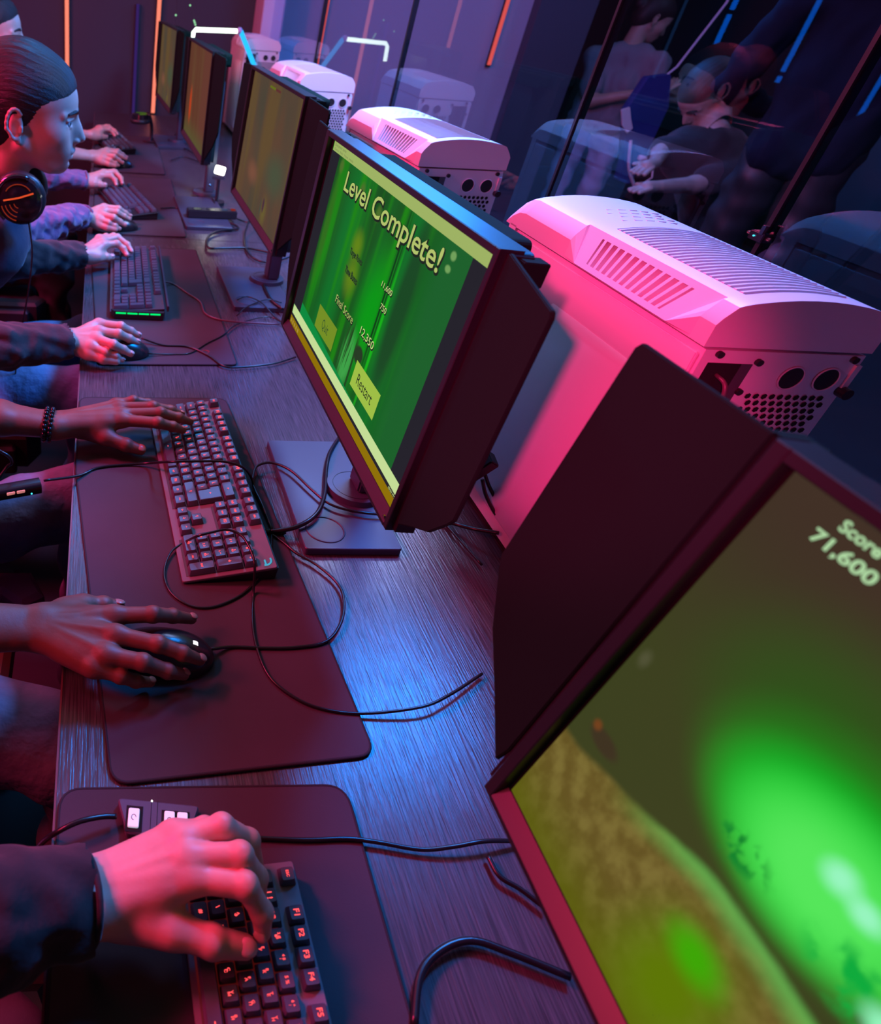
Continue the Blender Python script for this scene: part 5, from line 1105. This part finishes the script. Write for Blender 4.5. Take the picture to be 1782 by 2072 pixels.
# ================================================================== mice and small devices
def mouse(label, x, y, rz, L=0.112, Wm=0.062, wheel='mouse_white', z=0.0038):
    t = thing('mouse', label, 'mouse', (x, y, z), rz); F = Field((-0.075, -0.045, -0.01), (0.075, 0.045, 0.055), 0.0022)
    F.ell((-0.012, 0, 0.004), (L*0.46, Wm*0.50, 0.036)); F.ell((0.024, 0, 0.002), (L*0.34, Wm*0.46, 0.027), 0.02)
    X, Y, Z = F.grid((slice(None),)*3); F.V = np.maximum(F.V, (0.0-Z).astype(np.float32)+np.zeros_like(F.V))
    surf('shell', [F.mesh()], 'black_satin', t)
    b = B(); b.cyl((0.034, -0.0026, 0.0240), (0.034, 0.0026, 0.0240), 0.0074, n=18); b.out('scroll_wheel', wheel, t, auto=0.6)
    b = B(); b.box(0.004, 0.020, -0.004, 0.004, 0.030, 0.0342); b.out('dpi_button', 'black_gloss', t, bevel=0.001)
    b = B(); b.tube([(0.022, 0, 0.0318), (0.045, 0, 0.0235), (0.060, 0, 0.010)], 0.0006, 5); b.out('button_gap', 'dark_void', t)
    return t
mat('black_satin', (0.014, 0.015, 0.018, 1), 0.26)
mouse('black mouse with a white lit wheel under the dark hand on the large pad', 0.118, 0.527, R(-4))
mouse('black mouse with a blue sheen under the hand near the green-lit keyboard', 0.085, 1.322, R(6), wheel='led_cyan')
mouse('dark mouse hidden under the right hand of the purple-sleeved person', 0.098, 2.205, R(4), wheel='black_gloss')
mouse('farthest dark mouse under the bare right hand', 0.110, 3.065, R(4), wheel='black_gloss')
# headset controller with three white keys (nearest pad)
t = thing('headset_controller', 'grey headset controller with three white buttons on the nearest pad', 'controller', (0.0982, 0.3325, 0.0038), R(-6.5))
b = B(); b.prism(rounded([(-0.028, -0.016), (0.030, -0.018), (0.041, 0.016), (-0.040, 0.017)], 0.004), 0, 0.0095, None, 0.0015); bd = b.out('housing', 'controller_grey', t)
b = B(); b.box(-0.030, -0.014, -0.0145, 0.010, 0.0094, 0.0098); b.box(0.004, 0.031, -0.0145, 0.0085, 0.0094, 0.0098); b.out('button_well', 'dark_void', t)['kind'] = 'stuff'
for x, w in ((-0.0225, 0.0105), (0.0115, 0.0098), (0.0240, 0.0098)):
    b = B(); b.prism(rounded(rect(x-w/2, x+w/2, -0.011, 0.0068), 0.0018), 0.0095, 0.0122, None, 0.0006); k = b.out('button', 'white_button', t)
    q = B(); q.tube([(x+0.0022*math.cos(a), -0.002+0.0026*math.sin(a), 0.0124) for a in [k_*0.6 for k_ in range(9)]], 0.00035, 4); q.out('printed_symbol', 'black_plastic', k)
b = B(); b.box(-0.0065, -0.0060, -0.016, 0.0165, 0.0093, 0.0097); b.out('seam_line', 'dark_void', t); b = B(); b.box(-0.0005, 0.0, -0.016, 0.0165, 0.0093, 0.0097); b.out('seam_line', 'dark_void', t)
b = B(); b.ball((-0.006, 0.0165, 0.0092), 0.0008, 8); b.out('status_light', 'lamp_white', t)
# inline remote hanging over the desk edge
t = thing('inline_remote', 'black inline cable remote with two pink buttons over the desk edge', 'remote', (-0.078, 0.828, 0.022), R(18))
b = B(); Mx = Matrix.Rotation(R(90), 4, 'Y'); b.prism(rounded(rect(-0.010, 0.010, -0.0115, 0.0115), 0.0075), -0.042, 0.030, Mx); b.out('housing', 'black_satin', t, auto=0.7)
for x in (-0.017, -0.002): b = B(); b.box(x-0.0062, x+0.0062, -0.0122, -0.0108, 0.0005, 0.0062); b.out('button', 'pink_button', t, bevel=0.0008)
b = B(); b.ball((0.014, -0.0112, -0.004), 0.0015, 8); b.out('status_light', 'cyan_dot_glow', t)
# cable sleeve where the cables meet, ferrite plug by the first tower, power strip, clamp on the glass seam
t = thing('cable_sleeve', 'ribbed black sleeve joining the cables at the monitor base corner', 'cable', (0.302, 0.752, 0.0045), R(-2))
b = B()
for k in range(7): b.cyl((k*0.0036-0.010, 0, 0.003), (k*0.0036-0.0078, 0, 0.003), 0.0042, n=12)
o = b.out('ribs', 'cable_rubber', t); o['kind'] = 'stuff'; b = B(); b.cyl((-0.014, 0, 0.003), (0.016, 0, 0.003), 0.0034, n=12); b.out('core', 'cable_rubber', t)
t = thing('cable_plug', 'black double-cable plug hanging beside the nearest white tower', 'cable', (0.590, 0.772, 0.118), 0)
Mp = Matrix.Rotation(R(30), 4, 'Y') @ Matrix.Rotation(R(12), 4, 'X'); b = B(); b.box(-0.009, 0.009, -0.013, 0.013, -0.024, 0.024, Mp); b.out('plug_body', 'black_plastic', t, bevel=0.002)
b = B(); b.tube(spline([(0.010, -0.004, -0.02), (0.022, -0.010, -0.045), (0.045, -0.022, -0.075), (0.080, -0.040, -0.105)], 6), 0.0028, 8); b.out('lead', 'cable_rubber', t, smooth=True)
b = B(); b.tube(spline([(0.018, 0.006, -0.018), (0.032, 0.002, -0.040), (0.055, -0.008, -0.068), (0.085, -0.026, -0.100)], 6), 0.0028, 8); b.out('lead', 'cable_rubber', t, smooth=True)
b = B(); b.tube(spline([(-0.006, 0.004, 0.022), (-0.016, 0.020, 0.05), (-0.02, 0.05, 0.06), (0.0, 0.09, 0.03), (0.02, 0.10, -0.10)], 6), 0.0028, 8); b.out('lead', 'cable_rubber', t, smooth=True)
t = thing('power_strip', 'black power strip lying across the bright monitor base', 'power strip', (0.415, 2.352, 0.0130), R(2))
b = B(); b.box(-0.085, 0.085, -0.020, 0.020, 0, 0.026); b.out('housing', 'black_plastic', t, bevel=0.003)
for k in range(3): b = B(); b.cyl((-0.05+k*0.045, 0, 0.0262), (-0.05+k*0.045, 0, 0.0268), 0.015, n=16); b.out('socket', 'black_gloss', t)
b = B(); b.box(0.066, 0.080, -0.008, 0.008, 0.026, 0.029); b.out('switch', 'glow_red_soft', t)
t = thing('glass_clamp', 'small dark metal clamp with a cyan glint on the glass seam', 'clamp', (0.948, 0.900, 0.430), 0)
b = B(); b.box(-0.006, 0.014, -0.012, 0.012, -0.006, 0.006); b.cyl((0, -0.02, 0), (0, 0.02, 0), 0.003, n=8); b.out('jaw', 'chrome_dark', t, bevel=0.001); b = B(); b.cyl((-0.004, -0.006, 0.004), (-0.004, -0.006, 0.016), 0.004, n=8); b.out('knob', 'chrome_dark', t); b = B(); b.ball((-0.007, 0.002, 0.0), 0.0012, 8); b.out('glint_dot', 'cyan_dot_glow', t)  # glowing dot stands in for the cyan glint on the metal
# small clip lamp between the third and fourth monitors
t = thing('clip_lamp', 'small glowing white lamp head on a clip between two far monitors', 'lamp', (0.462, 2.56, 0.0), 0)
b = B(); b.prism(rounded(rect(-0.018, 0.018, -0.014, 0.014), 0.005), -0.005, 0.005, Matrix.Translation((0.0, 0, 0.120)) @ Matrix.Rotation(R(78), 4, 'X') @ Matrix.Rotation(R(-12), 4, 'Z')); b.out('lamp_face', 'lamp_white', t)
b = B(); b.box(-0.024, 0.022, -0.004, 0.010, 0.088, 0.100); b.out('clip', 'chrome', t, bevel=0.002); b = B(); b.cyl((0, 0.004, 0.012), (0, 0.004, 0.09), 0.006, n=10); b.cyl((0, 0.004, 0), (0, 0.004, 0.012), 0.03, n=20); b.out('stand', 'black_plastic', t)
b = B(); b.ball((-0.032, -0.01, 0.070), 0.006, 10); b.out('knob', 'chrome', t)
# light frame on the far monitor top, bead lights
t = thing('tube_lamp', 'white and cyan glowing tube frame above the far monitors', 'lamp', (0.486, 3.84, 0.0))
b = B(); b.tube([(-0.018, 0, 0.400), (-0.014, 0, 0.462), (-0.004, 0, 0.476), (0.20, 0, 0.482)], 0.0092, 10); b.out('white_tube', 'led_white', t, smooth=True)
b = B(); b.tube([(0.215, 0, 0.482), (0.307, 0, 0.335)], 0.0115, 10); b.out('cyan_tube', 'led_cyan', t, smooth=True)
b = B(); b.ball((0.208, 0, 0.484), 0.015, 12); b.out('corner_joint', 'post_lilac', t); b = B(); b.cyl((-0.018, 0, 0.0), (-0.018, 0, 0.40), 0.006, n=8); b.cyl((-0.018, 0, 0.0), (-0.018, 0, 0.01), 0.05, n=20); b.out('stand', 'black_plastic', t)
t = thing('bead_light_string', 'thin hanging string of tiny green bead lights at the top left', 'light', (0.463, 4.0, 0.0))
b = B(); b.tube([(0.0, 0, 1.2), (0.0, 0, 0.57), (0.034, 0, 0.487)], 0.0012, 5); b.out('wire', 'black_plastic', t)
for p in ((0, 0, 0.567), (0.030, 0, 0.497), (0.026, 0, 0.505), (0.034, 0, 0.488)): b = B(); b.ball(p, 0.0042, 10); b.out('bead', 'led_green_dot', t)
t = thing('bead_light_string', 'second bead light string, left of the white light frame', 'light', (0.396, 4.0, 0.0))
b = B(); b.tube([(0.0, 0, 1.2), (0.0, 0, 0.52), (0.012, 0, 0.443)], 0.0012, 5); b.out('wire', 'black_plastic', t)
for p in ((0.0, 0, 0.522), (0.012, 0, 0.445)): b = B(); b.ball(p, 0.0042, 10); b.out('bead', 'led_green_dot', t)
# things beyond the glass
t = thing('hanging_bag', 'dark blue cloth bag held up between the woman and the seated person', 'bag', (2.95, 3.90, 0))
P = [(-0.082, 0.409), (0.033, 0.430), (0.098, 0.279), (0.093, 0.094), (0.074, -0.116), (0.0, -0.10), (-0.02, 0.0), (-0.125, 0.254)]
b = B(); Ms = Matrix(((1, 0, 0, 0), (0, 0, 1, -0.03), (0, 1, 0, 0), (0, 0, 0, 1))); b.prism(rounded(P[::-1], 0.015), 0, 0.06, Ms, 0.01); b.out('cloth', 'blue_bag', t, auto=0.8)
b = B(); b.tube([(0.03, 0, 0.42), (0.069, 0, 0.463), (0.18, 0, 0.75), (0.2, 0, 1.3)], 0.006, 6); b.out('hanging_cord', 'post_lilac', t)
b = B(); b.tube(spline([(-0.04, -0.04, 0.11), (0.005, -0.045, -0.01), (0.05, -0.04, -0.07), (0.12, -0.03, -0.14)], 6), 0.008, 6); b.out('strap', 'white_strap', t, smooth=True)
b = B(); b.tube([(0.04, -0.05, 0.03), (0.12, -0.05, 0.02)], 0.014, 8); b.tube([(0.13, -0.05, 0.03), (0.17, -0.05, -0.07), (0.10, -0.05, -0.13)], 0.005, 6); b.out('strap', 'white_strap', t, smooth=True)
b = B(); b.prism(rounded([(-0.19, 0.255), (-0.15, 0.18), (-0.105, 0.145), (-0.085, 0.17), (-0.12, 0.22), (-0.15, 0.27)], 0.004), 0, 0.008, Matrix.Translation((0.02, -0.02, 0)) @ Ms); b.out('tag', 'white_strap', t)

# ================================================================== cables
CAB = {
'headsetB':[[-0.119, 0.807, 0.05], [-0.104, 0.796, 0.045]],
'c1':[[-0.043, 0.839, 0.03], [0.008, 0.882, 0.008], [0.044, 0.909, 0.006], [0.121, 0.914, 0.012], [0.151, 0.866, 0.05], [0.193, 0.862, 0.055], [0.236, 0.862, 0.055], [0.264, 0.855, 0.05], [0.285, 0.87, 0.02], [0.292, 0.843, 0.006], [0.295, 0.795, 0.005], [0.299, 0.755, 0.006]],
'c2':[[0.299, 0.755, 0.006], [0.293, 0.81, 0.012], [0.289, 0.863, 0.01], [0.298, 0.901, 0.012], [0.312, 0.914, 0.015], [0.332, 0.912, 0.018], [0.356, 0.888, 0.02], [0.377, 0.84, 0.02], [0.396, 0.805, 0.02], [0.426, 0.788, 0.02], [0.466, 0.78, 0.02], [0.523, 0.787, 0.01]],
'c3':[[0.293, 0.751, 0.006], [0.332, 0.751, 0.018], [0.368, 0.776, 0.022], [0.395, 0.827, 0.02], [0.417, 0.896, 0.018], [0.438, 0.947, 0.018], [0.479, 1.015, 0.01]],
'c4':[[0.162, 0.724, 0.01], [0.142, 0.705, 0.008], [0.13, 0.668, 0.004], [0.136, 0.632, 0.004], [0.16, 0.608, 0.004], [0.189, 0.606, 0.004], [0.224, 0.623, 0.004], [0.25, 0.647, 0.004], [0.272, 0.677, 0.008], [0.287, 0.712, 0.01], [0.297, 0.751, 0.006]],
'c4b':[[0.162, 0.724, 0.01], [0.174, 0.693, 0.05], [0.195, 0.696, 0.055], [0.216, 0.7, 0.056], [0.235, 0.688, 0.055], [0.244, 0.659, 0.05], [0.246, 0.642, 0.04], [0.247, 0.63, 0.006], [0.237, 0.581, 0.004], [0.235, 0.538, 0.004], [0.242, 0.498, 0.004], [0.263, 0.471, 0.004], [0.293, 0.454, 0.004], [0.34, 0.447, 0.004], [0.406, 0.45, 0.012], [0.448, 0.466, 0.012], [0.505, 0.499, 0.004]],
'c5':[[0.176, 0.533, 0.012], [0.204, 0.541, 0.006], [0.247, 0.539, 0.004], [0.285, 0.54, 0.004], [0.325, 0.549, 0.004], [0.353, 0.58, 0.004], [0.368, 0.619, 0.004], [0.367, 0.65, 0.004], [0.348, 0.684, 0.004], [0.324, 0.708, 0.005], [0.311, 0.729, 0.006], [0.296, 0.749, 0.006]],
'c6':[[0.548, 0.795, 0.004], [0.588, 0.771, 0.01], [0.606, 0.748, 0.02], [0.631, 0.728, 0.03]],
'c7':[[0.559, 0.813, 0.004], [0.574, 0.78, 0.004], [0.583, 0.738, 0.004], [0.593, 0.686, 0.004]],
'c9':[[-0.025, 0.332, -0.06], [-0.011, 0.324, -0.01], [0.004, 0.321, 0.016], [0.024, 0.327, 0.022], [0.045, 0.333, 0.018], [0.059, 0.335, 0.014]],
'c9b':[[0.133, 0.319, 0.012], [0.155, 0.318, 0.006], [0.193, 0.315, 0.004], [0.24, 0.312, 0.004], [0.279, 0.312, 0.004], [0.308, 0.308, 0.004], [0.349, 0.3, 0.004], [0.381, 0.3, 0.01], [0.412, 0.303, 0.012], [0.448, 0.305, 0.004]],
'c10':[[0.412, 0.292, 0.004], [0.415, 0.274, 0.004], [0.429, 0.263, 0.004], [0.444, 0.247, 0.004]],
'c11':[[0.291, 0.168, 0.004], [0.309, 0.201, 0.004], [0.334, 0.218, 0.004], [0.364, 0.224, 0.004], [0.394, 0.214, 0.004], [0.437, 0.195, 0.004]],
'c12':[[0.206, 1.714, 0.02], [0.233, 1.739, 0.006], [0.266, 1.676, 0.004], [0.292, 1.623, 0.004], [0.296, 1.553, 0.004], [0.322, 1.52, 0.004], [0.368, 1.507, 0.004], [0.47, 1.502, 0.004]],
'c13':[[0.132, 1.384, 0.014], [0.179, 1.369, 0.006], [0.234, 1.365, 0.004], [0.274, 1.327, 0.004], [0.3, 1.281, 0.004], [0.33, 1.274, 0.004], [0.409, 1.295, 0.004], [0.47, 1.331, 0.004]],
'c14':[[0.144, 1.318, 0.01], [0.198, 1.327, 0.004], [0.237, 1.336, 0.004], [0.281, 1.388, 0.004], [0.321, 1.43, 0.004], [0.367, 1.496, 0.004], [0.449, 1.546, 0.004], [0.484, 1.511, 0.004]],
'c15':[[0.535, 1.926, 0.03], [0.508, 1.868, 0.01], [0.477, 1.747, 0.016], [0.475, 1.634, 0.016], [0.492, 1.573, 0.016]],
'c16':[[0.526, 2.261, 0.03], [0.5, 2.168, 0.006], [0.484, 2.03, 0.004], [0.5, 1.954, 0.004], [0.543, 1.942, 0.004], [0.606, 1.993, 0.004]],
'c17':[[0.418, 2.361, 0.004], [0.475, 2.313, 0.004], [0.494, 2.257, 0.004], [0.437, 2.227, 0.004], [0.389, 2.173, 0.004], [0.368, 2.097, 0.004], [0.37, 2.042, 0.004], [0.418, 2.048, 0.004], [0.489, 2.058, 0.004], [0.562, 2.022, 0.004]],
'c18':[[0.384, 1.617, 0.018], [0.414, 1.64, 0.018], [0.445, 1.604, 0.018], [0.466, 1.544, 0.008], [0.484, 1.511, 0.004]],
'c19':[[0.372, 1.545, 0.004], [0.404, 1.58, 0.016], [0.462, 1.625, 0.018], [0.499, 1.614, 0.016]],
'c20':[[0.248, 2.441, 0.01], [0.295, 2.47, 0.006], [0.328, 2.452, 0.004], [0.377, 2.418, 0.004], [0.432, 2.44, 0.004], [0.482, 2.479, 0.004]],
'c21':[[0.336, 2.497, 0.004], [0.364, 2.546, 0.006], [0.388, 2.512, 0.006], [0.356, 2.463, 0.004], [0.316, 2.361, 0.004], [0.329, 2.289, 0.006], [0.379, 2.287, 0.004], [0.372, 2.37, 0.004], [0.325, 2.328, 0.004]],
'c22':[[0.448, 2.575, 0.02], [0.458, 2.499, 0.006], [0.482, 2.418, 0.004], [0.523, 2.349, 0.004], [0.545, 2.33, 0.004]],
'c23':[[0.493, 3.097, 0.01], [0.51, 3.03, 0.006], [0.56, 3.006, 0.004]],
'c24':[[0.245, 3.606, 0.01], [0.34, 3.583, 0.004], [0.431, 3.516, 0.004], [0.486, 3.367, 0.004]],
'c25':[[0.348, 3.231, 0.004], [0.412, 3.317, 0.004], [0.462, 3.26, 0.004], [0.508, 3.174, 0.004]],
'c26':[[0.32, 2.362, 0.004], [0.369, 2.427, 0.008], [0.403, 2.347, 0.004], [0.432, 2.312, 0.004], [0.408, 2.254, 0.004], [0.365, 2.312, 0.004]],
'ferr':[[0.578, 0.779, 0.13], [0.61, 0.761, 0.09], [0.646, 0.742, 0.05]],
}
def cable(key, label, r=0.0023, m='cable_rubber', pts=None, on=True):
    P = [Vector(p) for p in (pts or CAB[key])]
    if on: P = [Vector((p.x, p.y, max(p.z, 0.0038+r+0.0002))) for p in P]
    b = B(); b.tube(spline(P, 6), r, 8); o = b.out('cable', m, None, smooth=True); tag(o, label, 'cable'); return o
cable('c1', 'black headset cable crossing over the red-backlit keyboard from the inline remote', 0.0021)
cable('c2', 'black cable looping over the monitor base plate towards the screen corner', 0.0023)
cable('c3', 'thick black keyboard cable curving over the ring on the monitor base', 0.0036)
cable('c4', 'thin dark loop of cable on the pad below the numeric keys', 0.0016)
cable('c4b', 'thin dark cable running over the numeric keys and down to the bare desk', 0.0018)
cable('c5', 'black mouse cable sweeping across the pad edge from the white-wheel mouse', 0.0020)
cable('c6', 'black cable from under the Level Complete monitor towards the tower', 0.0030)
cable('c7', 'thin blue-lit cable running forward on the desk beside the tower', 0.0018)
cable('c9', 'black cable rising over the desk edge to the headset controller', 0.0026, on=False)
cable('c9b', 'black cable leaving the headset controller towards the near monitor', 0.0022)
cable('c10', 'short black cable end under the near monitor edge', 0.0024)
cable('c11', 'thick black cable arching on the desk at the bottom of the picture', 0.0034)
cable('c12', 'pinkish cable from the green-lit keyboard to the second base', 0.0024, 'cable_pink')
cable('c13', 'black mouse cable along the edge of the third pad', 0.0022)
cable('c14', 'thin black cable curving on the third pad beside the printed logo', 0.0016)
cable('c15', 'thick black cable hanging behind the brown-screen monitor onto its base', 0.0036)
cable('c16', 'dark blue-lit cable curling below the brown-screen monitor', 0.0032)
cable('c17', 'black cable with a square bend on the desk near the seam', 0.0036)
cable('c18', 'thin black cable lying over the second base plate', 0.0018)
cable('c19', 'thin cable arc at the near corner of the second base plate', 0.0016)
cable('c20', 'dark cable from the tenkeyless keyboard to the power strip', 0.0024)
cable('c21', 'tangled black cable heap left of the power strip', 0.0024)
cable('c26', 'coiled black cable over the bright base near the power strip', 0.0022)
cable('c22', 'dark cable from the clip lamp to the brown-screen monitor', 0.0026)
cable('c23', 'short dark cable beyond the clip lamp', 0.0022)
cable('c24', 'dark cable from the far headphones along the desk', 0.0024)
cable('c25', 'dark cable under the orange-brown monitor', 0.0024)
cable('neck', 'thin cable hanging from the headphones of the person in profile', 0.0019, pts=[(-0.115, 1.475, 0.235), (-0.108, 1.46, 0.17), (-0.118, 1.455, 0.09), (-0.140, 1.44, -0.02), (-0.155, 1.43, -0.12), (-0.16, 1.42, -0.25)], on=False)
cable('remote', 'short black loop of cable above the inline remote', 0.0024, pts=[(-0.113, 0.84, 0.03), (-0.100, 0.852, 0.045), (-0.092, 0.85, 0.055), (-0.10, 0.85, 0.07), (-0.14, 0.86, 0.08), (-0.20, 0.87, 0.06)], on=False)
